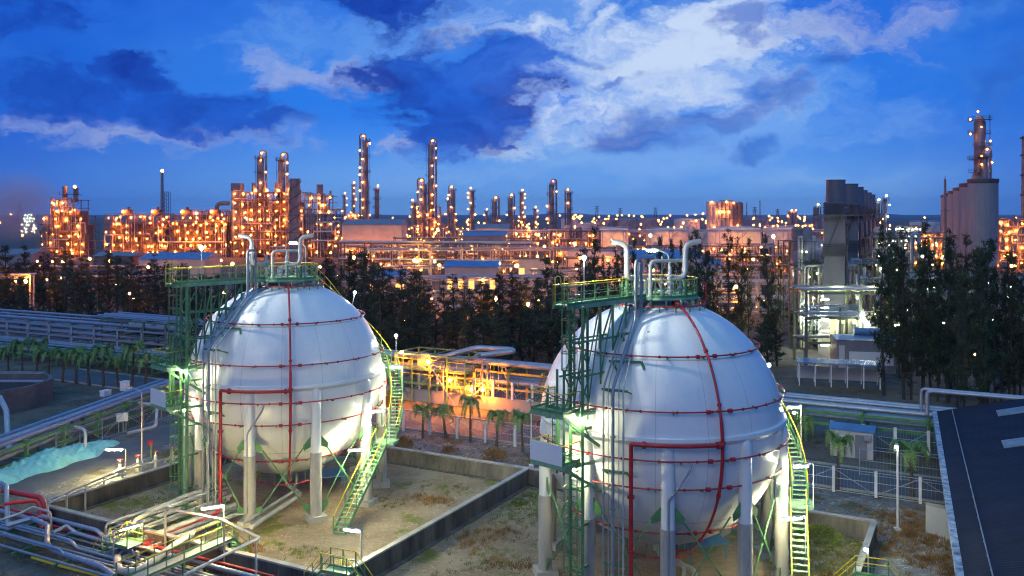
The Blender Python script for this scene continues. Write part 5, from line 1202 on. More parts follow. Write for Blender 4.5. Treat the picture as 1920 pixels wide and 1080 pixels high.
# far right orange unit, tall column behind the silos, chimney at the picture's edge
column('distillation_column', at(1837, 300), 2.6, top(215, 300), 'tall lamp dotted column rising behind the row of grey silos', 18, -1, 91, plats=11, slim=.72, lr=.3, loop=False)
column('distillation_column', at(1846, 297), 1.2, top(285, 297), 'slim column with a bent pipe beside the tall column behind the silos', 5, 1, 92, plats=3, lr=.28)
unit('process_unit', at(1910, 330), 22, 12, 18, 6, 6, 'bright orange pipe unit beyond the biggest silo', nl=50, seed=93, lampjit=.9, pipes=50, r=.4)
unit('process_unit', at(1735, 330), 13, 9, 13, 4, 4, 'small orange lit framework between the bushy trees and the silos', nl=20, seed=94, lampjit=.8)
Y = 330; hs = top(255, Y); t = empty('exhaust_stack', at(1922, Y), 'dark ringed chimney cut off by the edge of the view', 'chimney'); b = MB(); b.lathe([(1.6, 0), (1.1, hs)], n=14); b.build('shell', 'column_shell', t); b = MB(); [b.lathe([(1.75, hs * s), (1.75, hs * s + .5)], n=14) for s in (.35, .55, .7, .85, .98)]; b.build('shell_band', 'dark_steel', t)
unit('process_unit', at(1482, 900), 46, 14, 9, 3, 12, 'far orange lit unit with two stubby drums on top', nl=40, seed=96, lampjit=.9, r=.6, lamp='lamp_sodium_far')
for px in (1482, 1490): column('distillation_column', at(px, 890), 2.2, top(396, 890), f'stubby brown drum column on the far orange unit, {"first" if px < 1485 else "second"} of two', 2, 1, px, plats=2, loop=False, lr=.6, lamp='lamp_sodium_far')
t = empty('silo_block', at(1357, 800), 'far block of pale silos with a framed head house and orange lamps', 'silos')
for i in range(7): b = MB(); b.lathe([(3, 0), (3, top(378 + (i % 3), 800) - 1.6 * (i > 4)), (1, top(376, 800) - 1)], (-13 + i * 4.6, 0, 0), 14); b.build('silo', 'cream_clad' if i < 5 else 'brown_steel', t)
b = MB(); frame_box(b, Vector((-3, -4, 0)), Vector((1, 0, 0)), 11, 6, (0, 8, 16, 24, 32.6), 3, .5); b.build('head_frame', 'brown_steel', t, smooth=False)
for i in range(14): bulb(t, (-14 + i * 2.2, -4.5, rnd.choice((4, 8, 22, 30, 31))), .6, 'lamp_sodium_far')
for px, y_, ty in ((1400, 700, 380), (1425, 700, 376), (1772, 260, 336)):
    b = MB(); hs = top(ty, y_); b.tube([(0, 0, 0), (0, 0, hs)], [.6, .35], 8); b.tube([(0, 0, hs), (0, 0, hs + 1)], .1, 5); b.box((0, 0, hs * .7), (1.8, 1.8, .2)); o = b.build('slim_mast', 'column_shell', loc=at(px, y_)); tag(o, {1400: 'slim dark mast on the horizon after the far silo block', 1425: 'slightly taller slim mast on the horizon after the far silo block', 1772: 'thin pole standing just before the smallest silo'}[px], 'mast')
# white lit cluster at the left edge of the horizon, and other far lamps
unit('process_unit', at(60, 900), 16, 10, 20, 6, 4, 'distant tower of greenish white lamps at the far end of the skyline', nl=40, seed=101, lamp='lamp_white_far', lampjit=.9, taper=lambda s: 1.3 - .8 * s, r=.5)
unit('process_unit', at(1690, 420), 26, 14, 14, 5, 7, 'distant unit with many small white lamps beyond the boiler stacks', nl=70, seed=102, lamp='lamp_white_far', lampjit=.9, taper=lambda s: 1.2 - .75 * s, r=.36)
column('distillation_column', at(1660, 440), .8, top(370, 440), 'thin column with white lamps beyond the boiler stacks', 4, 1, 103, lamp='lamp_white_far', plats=3, loop=False)
column('distillation_column', at(1645, 380), 1.1, top(378, 380), 'pair like grey column close behind the last boiler stack', 0, 1, 104, lamp='lamp_white_far', plats=4)
column('distillation_column', at(1531, 520), 1.5, top(386, 520), 'grey column standing just before the first boiler stack on the horizon', 0, 1, 105, lamp='lamp_white_far', plats=4)
g = random.Random(5)
# distant lamps: one prototype, copies with shared meshes
proto = lamp_mast((0, 0), 10, 'small far lamp mast glowing orange along the horizon', .55, 'lamp_sodium_far', 'far lamp masts along the horizon')
bpy.context.view_layer.update(); first = True
for k in range(230):
    y_ = g.choice((520, 700, 900, 1200, 1600, 2000)) * g.uniform(.85, 1.15); px = g.uniform(620, 1910) if k < 90 else g.uniform(1060, 1560) if k < 175 else g.uniform(-10, 1920)
    o = proto if first else copy_tree(proto); first = False; o.location = at(px, y_); s = y_ / 900; o.scale = (max(.6, s), max(.6, s), g.uniform(.5, 1.1) * (1 + .3 * s))
# low dark hills and tree line on the horizon
b = MB(); prev = None; pts = []
for i in range(121):
    x = -3200 + 6400 * i / 120; pts.append((x, 5200 + 200 * math.sin(i * .3), 10 + 8 * math.sin(i * .21) + 5 * math.sin(i * .57 + 2) + g.uniform(-2, 2)))
for (x0, y0, z0), (x1, y1, z1) in zip(pts[:-1], pts[1:]):
    b.add([(x0, y0 - 300, 0), (x1, y1 - 300, 0), (x1, y1, z1), (x0, y0, z0), (x1, y1 + 700, 0), (x0, y0 + 700, 0)], [(0, 1, 2, 3), (3, 2, 4, 5)])
mat('hill', (.05, .08, .13), .9, var=.4, scale=.01); tag(b.build('hills', 'hill'), None, None, None, 'structure')
def pylon(px, y_, ty, label):
    t = empty('transmission_tower', at(px, y_), label, 'pylon', 'power pylons on the horizon'); hs = top(ty, y_); b = MB(); w = hs * .12
    for sx in (-1, 1):
        for sy in (-1, 1): b.bar((sx * w, sy * w, 0), (sx * .6, sy * .6, hs), .5)
    for i in range(7):
        z, z2 = hs * i / 7, hs * (i + 1) / 7; w0_, w1_ = w + (.6 - w) * i / 7, w + (.6 - w) * (i + 1) / 7; b.bar((-w0_, -w0_, z), (w1_, -w1_, z2), .3); b.bar((w0_, -w0_, z), (-w1_, -w1_, z2), .3)
    for z in (.74, .86, .97): b.bar((-hs * .14, 0, hs * z), (hs * .14, 0, hs * z), .5)
    b.build('lattice', 'dark_steel', t, smooth=False)
for k, (px, ty) in enumerate(((37, 380), (1119, 386), (1163, 390), (1229, 389), (1415, 388), (1458, 392))): pylon(px, 1500, ty, 'thin faint lattice pylon on the horizon')

# ------------------------------------------------------------------ storage tanks and sheds in the middle distance
def store(px0, px1, ty, y_, label, m='white_clad'):
    c = at((px0 + px1) / 2, y_); r_ = (px1 - px0) / 2 / F * y_; h = top(ty, y_); t = empty('storage_tank', c, label, 'storage tank'); b = MB()
    b.lathe([(r_, 0), (r_, h), (r_ * .97, h + .15), (r_ * .5, h + r_ * .05), (.05, h + r_ * .08)], n=48)
    for z in (.25, .5, .75): b.lathe([(r_ + .02, h * z), (r_ + .12, h * z + .1), (r_ + .02, h * z + .2)], n=48, cap=False)
    b.build('shell', m, t); b = MB(); b.tube(arc((0, 0), r_, 0, 360, h + 1.0, 48)[:-1], .07, 4, closed=True)
    for k_ in range(24): q = pol(k_ * 15, r_, h); b.bar(q, q + Vector((0, 0, 1)), .07)
    n = 24
    for i in range(n): q = pol(-40 + 60 * i / n, r_ + .5, h * i / n); q2 = pol(-40 + 60 * (i + 1) / n, r_ + .5, h * (i + 1) / n); b.bar(q, q2, .9, .12); b.bar(q + Vector((0, 0, 1)), q2 + Vector((0, 0, 1)), .07)
    b.build('tank_stair', 'galvanised', t, smooth=False)
for a in ((1103, 1178, 429, 420, 'pale storage tank second in the near row'), (1212, 1292, 430, 430, 'pale pinkish storage tank with a round lamp before it, in the near row'), (1292, 1332, 436, 450, 'smaller blue looking storage tank in the near row'), (1328, 1424, 428, 420, 'widest pale storage tank below the far silo block'), (1432, 1504, 427, 440, 'pinkish storage tank beside the green framework'), (1082, 1120, 419, 560, 'pale storage tank close to the bare dark column'),
          (1118, 1152, 413, 760, 'far blue storage tank, first of the far row', 'grey_clad'), (1153, 1192, 412, 760, 'far dark blue storage tank, second of the far row', 'grey_clad'), (1196, 1232, 411, 800, 'far dark storage tank, third of the far row', 'grey_clad'), (1264, 1312, 411, 800, 'far pale storage tank at the end of the far row'), (1052, 1084, 411, 760, 'far pale storage tank behind the bare dark column'), (1708, 1760, 417, 520, 'domed white storage tank beyond the conifers'), (1400, 1440, 412, 900, 'very far low storage tank near the slim masts', 'grey_clad'), (1540, 1580, 412, 900, 'very far low storage tank behind the first boiler stack', 'grey_clad')): store(*a)
def shed(px0, px1, ty, y_, d, label, wallm='cream_clad', roofm='grey_clad', pitch=.12, lit=0):
    c = at((px0 + px1) / 2, y_); w = (px1 - px0) / F * y_; h = top(ty, y_); t = empty('shed', c, label, 'building'); e = h - w * pitch * .0; b = MB(); b.box((0, 0, e / 2 - .5), (w, d, e - 1.0))
    for i in range(int(w / 3) + 1): b.box((-w / 2 + i * w / max(1, int(w / 3)), -d / 2 - .04, e / 2 - .6), (.15, .08, e - 1.3))
    b.build('wall', wallm, t, smooth=False); b = MB(); k_ = w / 2 + .4; f_ = d / 2 + .4; z = e - 1
    b.add([(-k_, -f_, z), (k_, -f_, z), (k_, f_, z), (-k_, f_, z), (-k_, 0, z + d * pitch), (k_, 0, z + d * pitch)], [(0, 1, 5, 4), (2, 3, 4, 5), (0, 4, 3), (1, 2, 5), (3, 2, 1, 0)]); b.build('roof', roofm, t, smooth=False)
    b = MB(); b.box((w * .2, -d / 2 - .08, 1.9), (3.2, .12, 3.8)); b.build('door', 'dark_steel', t, smooth=False)
    for i in range(lit): b = MB(); b.box((-w * .4 + w * .8 * i / max(1, lit - 1), -d / 2 - .08, e * .45), (w * .5 / lit, .1, e * .3)); b.build('window', 'window_warm', t, smooth=False)
    return t
shed(650, 758, 417, 380, 20, 'large cream warehouse with a grey roof beside the furnaces'); shed(893, 955, 424, 430, 18, 'pale cream shed before the bent pipe column'); shed(870, 948, 436, 330, 14, 'low shed with a dark blue roof before the pale cream shed', 'grey_clad', 'blue_roof')
shed(1180, 1306, 474, 235, 16, 'wide dim shed with a blue roof behind the second tank crown', 'cream_clad', 'blue_roof'); shed(1064, 1158, 463, 255, 12, 'plain pale box building behind the second tank walkway', 'white_clad', 'grey_clad', .01); shed(972, 1030, 478, 250, 8, 'small pillared building with warm lit openings', 'cream_clad', 'brown_steel', .02, 3)
shed(838, 934, 490, 215, 12, 'low blue roofed shed lit yellow among the trees', 'cream_clad', 'blue_roof', .1, 5); shed(1300, 1345, 487, 230, 10, 'small pale gabled shed between conifers', 'white_clad', 'blue_roof'); shed(1390, 1450, 520, 215, 8, 'low pinkish shed behind dark conifers', 'cream_clad', 'grey_clad', .05)
shed(280, 400, 478, 290, 16, 'pale shed with a blue grey roof behind the dark trees', 'cream_clad', 'blue_roof'); shed(20, 80, 470, 300, 14, 'dim lilac walled shed behind the trees', 'grey_clad', 'grey_clad'); shed(190, 262, 474, 330, 12, 'dim brownish shed below the furnace row', 'brown_steel', 'grey_clad'); shed(700, 760, 505, 205, 8, 'small dim shed hidden in the belt of trees', 'cream_clad', 'blue_roof', .1, 2)
def frack(px0, px1, ty, y_, label, rot=0.0, tiers=2, n=6, m='galvanised', lampm=None):
    h = top(ty, y_) - .4; a, c = at(px0, y_), at(px1, y_ + rot); zs = tuple(h * (i + 1) / tiers for i in range(tiers)); ps = [(-2 + 4 * i / (n - 1), zs[-1 - (i % tiers)], rnd.choice((.12, .18, .26)), rnd.choice(('clad_pipe', 'clad_pipe', 'pale_pipe', 'grey_pipe'))) for i in range(n)]
    t_ = rack(a, c, label, 5, zs, ps, 9, m, 'pipe_rack', .3, False)[0]
    nl_ = int((c - a).length / 11)
    for i in range(nl_):
        q = a.lerp(c, (i + g.random()) / nl_) - (a + c) / 2; bulb(t_, (q.x + g.uniform(-2, 2), q.y - 3.4, zs[g.randrange(len(zs))] * g.uniform(.35, 1.12)), .17 * y_ / 220 * g.choice((.7, 1, 1.2)), lampm or g.choice(('lamp_sodium_mid', 'lamp_sodium_mid', 'lamp_sodium_mid', 'lamp_yellow_mid')))
frack(860, 1600, 432, 330, 'long straight high pipe rack running below the storage tanks', 12); frack(640, 1000, 452, 290, 'pipe rack slanting behind the cream warehouse', -14, 2, 7, 'brown_steel'); frack(690, 1090, 466, 255, 'pipe rack with blue pipes before the pillared building', 10, 2, 7); frack(740, 1000, 444, 350, 'high pipe rack at the foot of the paired columns', 0, 3, 8, 'brown_steel')
frack(1060, 1500, 480, 245, 'pipe rack with orange lamps right below the storage tanks', 10, 3, 6, 'brown_steel'); frack(1040, 1480, 560, 165, 'pipe rack deep behind the conifers of the second tank', 4, 2, 6); frack(1000, 1420, 505, 200, 'dim pipe rack seen through the conifers behind the second tank', -8, 2, 7); frack(1180, 1560, 528, 180, 'low pipe rack with white pipes through the conifers', 6, 2, 7); frack(600, 1050, 520, 185, 'low pipe rack behind the dark belt of trees', 6, 2, 6); frack(-40, 330, 500, 240, 'pipe rack behind the trees below the furnaces', 8, 2, 6, 'brown_steel')
frack(820, 1060, 545, 165, 'pipe rack hidden deep in the belt of trees between the tanks', 4, 2, 6); frack(-60, 60, 515, 170, 'short rack end with blue pipes at the edge of the trees', 4, 1, 4)

# ------------------------------------------------------------------ boiler stacks in a row (right)
def boiler(k, c, label):
    t = empty('boiler_stack', c, label, 'boiler stack', 'row of boiler stacks', -.42); ht = 25.8; b = MB(); b.box((0, 0, 11.2), (2.9, 5.5, 22.4)); 
    for z in (3, 6, 9.5): b.box((0, 0, z), (3.0, 5.6, .18))
    b.build('casing', 'boiler_clad', t, smooth=False)
    for z0, z1 in ((14.2, 16.4), (20.6, 22.4)):
        b = MB()
        for i in range(int((z1 - z0) / .28)): b.box((0, 0, z0 + .14 + i * .28), (3.3, 5.9, .17))
        b.build('louvre_band', 'dark_steel', t, smooth=False)
    b = MB(); b.lathe([(1.5, 22.4), (1.42, 24.6), (1.38, ht - .1), (1.48, ht - .1), (1.48, ht), (1.2, ht)], n=24); b.build('stack', 'boiler_clad', t)
    b = MB(); b.slab([(-2.9, -4.2), (2.9, -4.2), (2.9, 3.6), (-2.9, 3.6)], 20.3, 20.42); b.build('platform', 'dark_steel', t, smooth=False); b = MB(); railing(b, [(-2.9, 3.6, 20.42), (-2.9, -4.2, 20.42), (2.9, -4.2, 20.42), (2.9, 3.6, 20.42)], 1.1, 1.3); b.build('platform_railing', ['dark_steel', 'dark_steel'], t)
    b = MB(); b.bar((-1.5, -2.9, 14), (1.5, -2.9, 22), .2); b.tube(fillet([(1.75, -2.0, 1), (1.75, -2.0, 19), (1.75, 1, 19)], .4), .18, 8); b.build('downpipe', 'dark_steel', t)
    return t
bs = [boiler(0, at(1567, 134), 'nearest boiler stack, grey cased with dark louvre bands')]
bpy.context.view_layer.update()
for k, (px, y_) in enumerate(((1593, 152), (1605, 171), (1614, 194), (1623, 216), (1631, 239))):
    o = copy_tree(bs[0]); place(o, at(px, y_), -.42, None, f'{ordn[k + 1]} boiler stack of the row counted from the big one')
# silos in a receding row
def silo(c, label):
    t = empty('silo', c, label, 'silo', 'row of grey silos'); h = top(336, 187); b = MB(); b.lathe([(2.85, 0), (2.85, h - .8)], n=36, cap=True)
    for z in (7, 14, 18.5): b.lathe([(2.86, z), (2.92, z + .06), (2.86, z + .12)], n=36, cap=False)
    for i in range(18): q = pol(i * 20, 2.88); b.bar((q.x, q.y, 0), (q.x, q.y, h - 1), .05)
    b.build('shell', 'silo_clad', t); b = MB(); b.lathe([(2.95, h - .9), (3.05, h - .5), (3.05, h), (.05, h + .35)], n=36); b.build('cap', 'dark_steel', t); return t
mat('silo_clad', (.21, .22, .25), .5, 0, var=.16, scale=.25, stretch=(1, 1, .3))
s0 = silo(at(1843, 187), 'largest and nearest grey silo of the row, in front of the tall column'); bpy.context.view_layer.update()
for k, (px, y_) in enumerate(((1824, 214), (1808.5, 250), (1796, 287), (1786.4, 320), (1779, 352))): place(copy_tree(s0), at(px, y_), 0, None, f'{ordn[k + 1]} grey silo of the row counted from the largest one')

# white lit plant by the boilers
unit('boiler_plant', at(1505, 150), 6.5, 6, 16, 4, 3, 'green steel framework with grey casings under white lamps before the boilers', lamp='lamp_white', nl=12, seed=121, steel='rack_green', r=.13, vessels=5, pipes=10, box=[(-1.5, 2, 4, 13, 0)], boxm='grey_clad', bar=.22)
unit('boiler_plant', at(1610, 146), 13, 8, 12.5, 4, 5, 'pipe filled framework at the foot of the boiler stacks under white lamps', lamp='lamp_white', nl=22, seed=122, steel='rack_green', r=.12, vessels=8, pipes=36, bar=.2)
unit('boiler_plant', at(1545, 136), 9, 5, 12, 4, 5, 'narrow framework of thin pipes at the foot of the nearest boiler stack', lamp='lamp_white', nl=16, seed=131, steel='rack_green', r=.1, vessels=6, pipes=50, bar=.14)
unit('boiler_plant', at(1625, 138), 8, 5, 10, 4, 5, 'narrow framework of thin pipes before the farther boiler stacks', lamp='lamp_white', nl=14, seed=133, steel='rack_green', r=.1, vessels=6, pipes=50, bar=.14)
unit('boiler_plant', at(1680, 170), 15, 8, 16, 5, 5, 'pipework with rows of slanted white lamps beyond the conifers', lamp='lamp_white', nl=34, seed=123, steel='rack_green', r=.14, vessels=6, pipes=30, bar=.22)
unit('boiler_plant', at(1780, 160), 26, 8, 9, 3, 8, 'low lit pipework glimpsed through the dark conifers', lamp='lamp_white', nl=22, seed=124, steel='rack_green', r=.12, vessels=6, pipes=30, bar=.2)
t = shed(1545, 1640, 575, 128, 5, 'pale concrete machine hall lit yellow below the boiler stacks', 'white_clad', 'grey_clad', .02)
for k in range(4): 
    x = -3 + k * 1.9; b = MB(); b.lathe([(.55, .2), (.55, 5.2), (.1, 5.6)], (x, -4.2, 0), 14); b.build('vessel', 'pale_pipe', t)
for k, (x, z) in enumerate(((-3.2, 10.2), (2, 10.2), (-5.2, 2.2), (-5.2, 4.2), (-5.2, 5.8), (-5.2, 7.4), (-5.2, 8.6), (5, 5), (0, 6))): b = MB(); b.tube([(x - .5, -4.6, z), (x + .5, -4.6, z)], .09, 6); b.build('tube_lamp', 'tube_bright' if 'tube_bright' in M else 'tube_white', t)
frack(1500, 1700, 538, 122, 'dark green pipe bridge crossing before the lit machine hall', 0, 3, 7, 'rack_green')
t = empty('pipe_bundle', at(1570, 120), 'bundle of thin blue pipes dipping before the machine hall', 'pipe rack')
for k in range(7):
    b = MB(); z = 8.2 - k * .22; b.tube(fillet([(-5, -.3 * k, z), (3.0 - .12 * k, -.3 * k, z), (5.6 - .12 * k, -.3 * k, z - 3.6), (8, -.3 * k, z - 3.6)], .6, 4), .09, 6); b.build('pipe', 'clad_pipe', t)
for x, z in ((-4.5, 8), (0, 8), (2.6, 8), (7.5, 4)): b = MB(); b.bar((x, -1, 0), (x, -1, z), .2); b.bar((x - .5, -1.4, z - 1.6), (x + .5, -1.4, z - 1.6), .15); b.build('pipe_support', 'rack_green', t, smooth=False)

# ------------------------------------------------------------------ lamps among the trees
LL = [(48, 527, 170, 'o', .34, 'strong orange lamp glaring among the dark trees'), (30, 527, 178, 'o', .2, 'small orange lamp beside the strong glaring one'), (98, 490, 230, 'o', .32, 'orange lamp first of three close together below the stepped furnace'), (118, 491, 230, 'o', .35, 'orange lamp second of three close together below the stepped furnace'), (70, 490, 240, 'o', .22, 'faint orange lamp third of three below the stepped furnace'), (116, 521, 190, 'o', .2, 'small orange lamp in the trees under the stepped furnace'), (168, 485, 250, 'o', .36, 'orange lamp at the foot of the furnaces'), (204, 489, 250, 'o', .34, 'orange lamp under the start of the furnace row'), (278, 500, 230, 'o', .32, 'orange lamp before the pale shed roof'), (243, 550, 150, 'o', .16, 'tiny orange lamp deep in the dark trees'),
      (436, 494, 220, 'o', .36, 'orange lamp seen between the walkway lamp and the vent pipes'), (415, 488, 230, 'o', .2, 'small orange lamp above the first tank walkway'), (420, 548, 170, 'o', .26, 'orange lamp visible under the first tank walkway'), (600, 500, 215, 'o', .25, 'orange lamp just beyond the first tank crown'), (633, 518, 195, 'o', .2, 'small orange lamp in the trees beyond the crown deck'), (664, 483, 235, 'y', .38, 'large yellow lamp among treetops below the cream warehouse'), (738, 453, 300, 'o', .36, 'orange lamp at the warehouse corner'), (821, 430, 330, 'y', .34, 'white yellow lamp on a tall slim mast'), (777, 488, 230, 'y', .34, 'yellow lamp first of the line by the yellow lit shed'), (815, 490, 228, 'y', .25, 'yellow lamp second of the line by the yellow lit shed'), (824, 497, 215, 'o', .3, 'orange lamp before the yellow lit shed'), (863, 491, 222, 'y', .32, 'yellow lamp third of the line by the yellow lit shed'), (890, 491, 220, 'y', .35, 'yellow lamp fourth of the line by the yellow lit shed'), (936, 493, 215, 'w', .28, 'white lamp on a pole beside the yellow lit shed'), (969, 498, 210, 'o', .42, 'bright orange lamp by the pillared building'), (1046, 491, 215, 'o', .3, 'orange lamp after the pillared building'), (1010, 440, 310, 'o', .36, 'orange lamp high on the brown framework'), (1021, 462, 280, 'o', .35, 'orange lamp by the long pipe rack'), (1077, 456, 270, 'o', .34, 'orange lamp above the pale box building'),
      (1219, 441, 390, 'y', .6, 'round yellow lamp before the pinkish storage tank'), (1450, 443, 390, 'y', .62, 'round yellow lamp before the widest storage tank'), (1412, 486, 240, 'o', .3, 'orange lamp amid conifers below the storage tanks'), (1427, 464, 280, 'o', .3, 'orange lamp above the low pinkish shed'), (1380, 537, 170, 'y', .3, 'warm lamp deep between conifers'), (1246, 532, 175, 'o', .22, 'orange lamp behind the second tank crown'), (1511, 590, 132, 'w', .24, 'star bright white lamp beside the boiler yard'), (1626, 605, 118, 'w', .2, 'star bright white lamp near the blue office block'), (1897, 498, 190, 'o', .36, 'strong orange lamp at the foot of the biggest silo'), (1912, 520, 185, 'o', .22, 'small orange lamp beside the strong one by the silo'), (1870, 497, 188, 'w', .2, 'white lamp beside the biggest silo'), (1828, 664, 100, 'y', .12, 'yellow lamp hidden in the dark conifers'), (1770, 605, 112, 'w', .14, 'white lamp hidden in the dark conifers'), (1730, 480, 170, 'w', .2, 'white lamp by the slim conifers')]
LL += [(662, 486, 366, 'o', .5, 'orange lamp at the far corner of the cream warehouse wall'), (700, 488, 366, 'o', .5, 'orange lamp before the middle of the cream warehouse wall'), (748, 482, 366, 'o', .45, 'orange lamp before the gable of the cream warehouse'), (918, 462, 412, 'o', .45, 'orange lamp before the pale cream shed'), (1128, 466, 400, 'o', .5, 'orange lamp at the foot of the near row, by its second tank'), (1196, 468, 400, 'o', .45, 'orange lamp in the gap beside the pinkish storage tank'), (1262, 470, 404, 'o', .5, 'orange lamp below the round yellow lamp of the pinkish tank'), (1352, 468, 394, 'o', .5, 'orange lamp at the foot of the widest storage tank'), (1398, 472, 394, 'o', .5, 'second orange lamp at the foot of the widest storage tank'), (1474, 470, 412, 'o', .5, 'orange lamp at the foot of the tank beside the green framework'), (1088, 484, 243, 'o', .26, 'orange lamp before the plain pale box building'), (1140, 488, 243, 'o', .26, 'second orange lamp before the plain pale box building')]
for px, py, y_, cc, r_, lab in LL: lamp_mast(at(px, y_), max(1, top(py, y_) - r_), lab, r_, {'o': 'lamp_sodium_mid', 'y': 'lamp_yellow_mid', 'w': 'lamp_white_mid'}[cc])
gl = [(930, 560), (1015, 610), (880, 590), (960, 625), (1000, 590), (855, 640), (915, 608), (1045, 600), (700, 580), (715, 565), (990, 570), (900, 625), (1300, 600), (1345, 590), (810, 560), (1010, 560), (760, 600), (1040, 640), (1420, 580), (250, 560), (650, 580)]
p0 = None; bpy.context.view_layer.update()
for k, (px, py) in enumerate(gl):
    y_ = 150 + 12 * (k % 5)
    if p0 is None: p0 = lamp_mast(at(px, y_), 3.0, 'low warm lamp glimmering through the belt of trees', .2, 'lamp_sodium_mid', 'low lamps behind the belt of trees'); bpy.context.view_layer.update(); o = p0
    else: o = copy_tree(p0)
    o.location = at(px, y_); o.scale.z = max(.3, top(py, y_) / 3.2)
# ------------------------------------------------------------------ casuarina trees
def casuarina(seed, m):
    r_ = random.Random(seed); t = empty('conifer_tree', (0, 0, 0), 'tree', 'tree'); H = 16.0
    lean = r_.uniform(-.5, .5); b = MB(); ax = lambda s: Vector((lean * s * s + .12 * math.sin(s * 9 + seed), .1 * math.cos(s * 7), H * s))
    b.tube([ax(i / 10) for i in range(11)], [.22 * (1 - .92 * i / 10) for i in range(11)], 7)
    tw = []; nb = r_.randint(75, 95)
    for k in range(nb):
        s = .1 + .88 * (k + r_.random()) / nb
        if r_.random() < .2 or math.sin(s * 37 + seed * 2) > .72: continue
        a = r_.uniform(0, 6.283); L_ = (.45 + 2.7 * (1 - s) ** .75 * min(1, s * 4)) * r_.uniform(.45, 1.25); p = ax(s); d = Vector((math.cos(a), math.sin(a), r_.uniform(.25, 1.1))).normalized(); q = p + d * L_
        b.tube([p, p.lerp(q, .5) + Vector((0, 0, .1)), q], [.045, .03, .012], 4, caps=False); tw.append((p, q, L_, s))
    b.build('trunk', 'bark', t); b = MB()
    for p, q, L_, s in tw:
        n = max(3, int(L_ * 4.2))
        for i in range(n):
            c = p.lerp(q, .25 + .8 * i / n) + Vector((r_.gauss(0, .16), r_.gauss(0, .16), r_.gauss(0, .12)))
            for j in range(7):
                d = Vector((r_.gauss(0, .6), r_.gauss(0, .6), r_.gauss(-.15, .7))).normalized() * r_.uniform(.3, .75); w = d.orthogonal().normalized() * r_.uniform(.03, .08); e = c + Vector((r_.gauss(0, .1), r_.gauss(0, .1), r_.gauss(0, .1)))
                b.add([e - w, e + w, e + d], [(0, 1, 2)])
    b.build('crown', m, t, smooth=False); return t
TP = [casuarina(s, 'needle' if s % 3 else 'needle_pale') for s in range(7)]
bpy.context.view_layer.update(); tused = set(); g = random.Random(17)
def tree(p, h, w, label, group):
    k = g.randrange(7); o = TP[k]
    if k in tused: o = copy_tree(o)
    tused.add(k); s = h / 16.0; place(o, p, g.uniform(0, 6.28), (w * s ** .5, w * s ** .5, s), label, group)
GR1, LB1 = 'belt of dark trees behind the spherical tanks', 'dark feathery tree in the belt behind the spherical tanks'
def prof(px):
    pts = [(-60, 470), (60, 462), (150, 480), (260, 470), (330, 490), (400, 520), (520, 510), (620, 478), (680, 470), (740, 498), (800, 515), (900, 525), (1000, 505), (1060, 470), (1120, 445), (1180, 455), (1250, 450), (1300, 440), (1360, 432), (1420, 450), (1470, 470), (1500, 520)]
    for (a, ya), (c, yc) in zip(pts[:-1], pts[1:]):
        if a <= px <= c: return ya + (yc - ya) * (px - a) / (c - a)
    return 500
for k in range(190):
    px = -60 + 1560 * (k + g.random()) / 190; y_ = g.uniform(112, 158) if px > 345 else g.uniform(165, 205); ty = prof(px) + abs(g.gauss(0, 34)) - 8
    h = max(6, top(ty, y_))
    if 1060 < px and g.random() < .4: continue
    tree(at(px, y_), h, g.uniform(1.0, 1.5) if px < 1060 else g.uniform(.5, .8), LB1, GR1)
for k in range(60):                     # shorter trees that fill the foot of the belt
    px = -60 + 1540 * (k + g.random()) / 60; y_ = g.uniform(110, 122) if px > 345 else g.uniform(156, 165); tree(at(px, y_), g.uniform(5, 9), g.uniform(1.1, 1.6), 'short bushy tree at the foot of the belt behind the spherical tanks', 'short trees at the foot of the belt')
GR2, LB2 = 'dense dark conifers beside the warehouse', 'tall dark conifer of the dense group beyond the warehouse and blue pipe rack'
for k in range(44):
    px = 1655 + 330 * (k + g.random()) / 44
    if px < 1790 and k % 3 == 0: continue
    y_ = g.uniform(88, 122); ty = (430 if px < 1700 else 455) + abs(g.gauss(0, 45)); tree(at(px, y_), max(8, top(ty, y_)), g.uniform(.55, .95), LB2, GR2)
for px, ty, y_, lab in ((1655, 420, 100, 'very tall slim conifer before the white lit pipework, first from the boilers'), (1694, 425, 98, 'very tall slim conifer before the white lit pipework, second from the boilers'), (1730, 415, 102, 'very tall slim conifer before the white lit pipework, third from the boilers'), (1775, 428, 96, 'very tall slim conifer standing before the smaller silos'), (1810, 440, 100, 'bushy conifer before the middle silos'), (1852, 432, 95, 'tall conifer covering the biggest silo'), (1365, 428, 118, 'thin tall conifer rising over the widest storage tank'), (1308, 430, 116, 'thin tall conifer rising over the vent pipe of the second tank'), (1440, 440, 120, 'thin tall conifer between two round yellow lamps'), (1115, 425, 140, 'narrow pointed conifer before the storage tanks')): tree(at(px, y_), top(ty, y_), .8, lab, None)

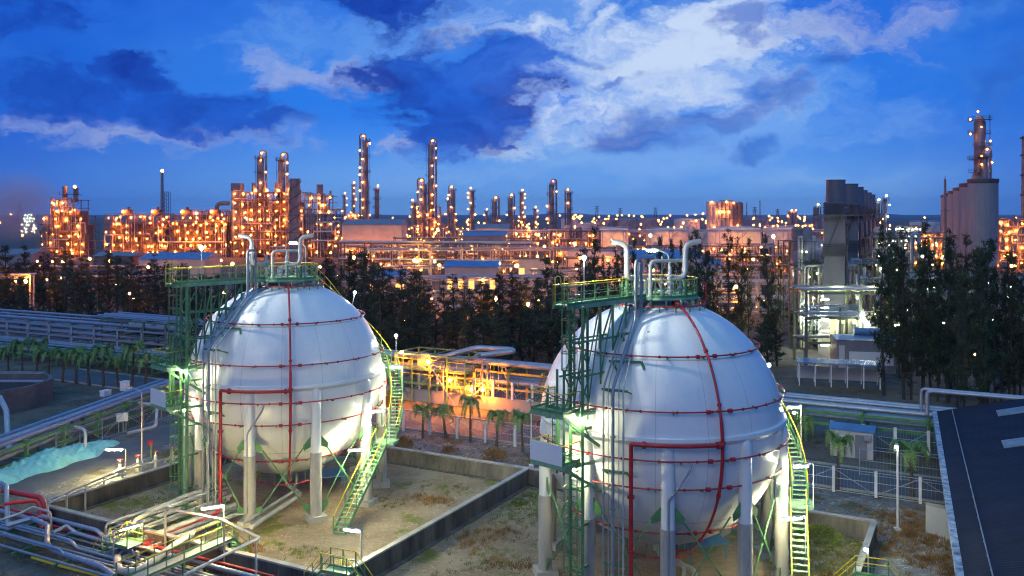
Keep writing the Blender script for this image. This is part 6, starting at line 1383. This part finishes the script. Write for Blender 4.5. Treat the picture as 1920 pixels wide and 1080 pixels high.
# steam: soft volumes in the air
def steam(p, size, dens, col, label):
    b = MB(); b.ball((0, 0, 0), 1.0, 16, 10); m = bpy.data.materials.new('steam'); m.use_nodes = True; n_ = m.node_tree; n_.nodes.clear(); N_ = n_.nodes; L_ = n_.links
    tc_ = N_.new('ShaderNodeTexCoord'); ln = N_.new('ShaderNodeVectorMath'); ln.operation = 'LENGTH'; L_.new(tc_.outputs['Object'], ln.inputs[0])
    mr = N_.new('ShaderNodeMapRange'); mr.inputs[1].default_value = 1; mr.inputs[2].default_value = .1; mr.inputs[3].default_value = 0; mr.inputs[4].default_value = 1; L_.new(ln.outputs['Value'], mr.inputs[0])
    nz = N_.new('ShaderNodeTexNoise'); nz.inputs['Scale'].default_value = 1.6; nz.inputs['Detail'].default_value = 4; L_.new(tc_.outputs['Object'], nz.inputs['Vector'])
    m1 = N_.new('ShaderNodeMath'); m1.operation = 'MULTIPLY'; L_.new(mr.outputs[0], m1.inputs[0]); L_.new(nz.outputs['Fac'], m1.inputs[1])
    m2 = N_.new('ShaderNodeMath'); m2.operation = 'MULTIPLY'; L_.new(m1.outputs[0], m2.inputs[0]); m2.inputs[1].default_value = dens
    pv = N_.new('ShaderNodeVolumePrincipled'); pv.inputs['Color'].default_value = (*col, 1); L_.new(m2.outputs[0], pv.inputs['Density'])
    o_ = N_.new('ShaderNodeOutputMaterial'); L_.new(pv.outputs[0], o_.inputs['Volume']); M['steam'] = m
    o = b.build('steam', 'steam', loc=p); o.scale = size; tag(o, label, 'steam', None, 'stuff')
steam(D(25, 385, 500), (34, 20, 22), .12, (1, .70, .68), 'pinkish steam drifting beside the stepped furnace')
steam(D(1545, 462, 142), (4.0, 2, 1.6), .45, (.9, .95, 1), 'white steam puff before the first boiler stack')
# thin evening air: one closed box round everything
b = MB(); b.box((0, 5500, 99), (18400, 12800, 202)); m = bpy.data.materials.new('haze'); m.use_nodes = True; n_ = m.node_tree; n_.nodes.clear()
pv = n_.nodes.new('ShaderNodeVolumePrincipled'); pv.inputs['Color'].default_value = (.55, .74, 1.0, 1); pv.inputs['Density'].default_value = .00007; pv.inputs['Anisotropy'].default_value = .35
o_ = n_.nodes.new('ShaderNodeOutputMaterial'); n_.links.new(pv.outputs[0], o_.inputs['Volume']); M['haze'] = m
tag(b.build('haze', 'haze', smooth=False), None, None, None, 'stuff')
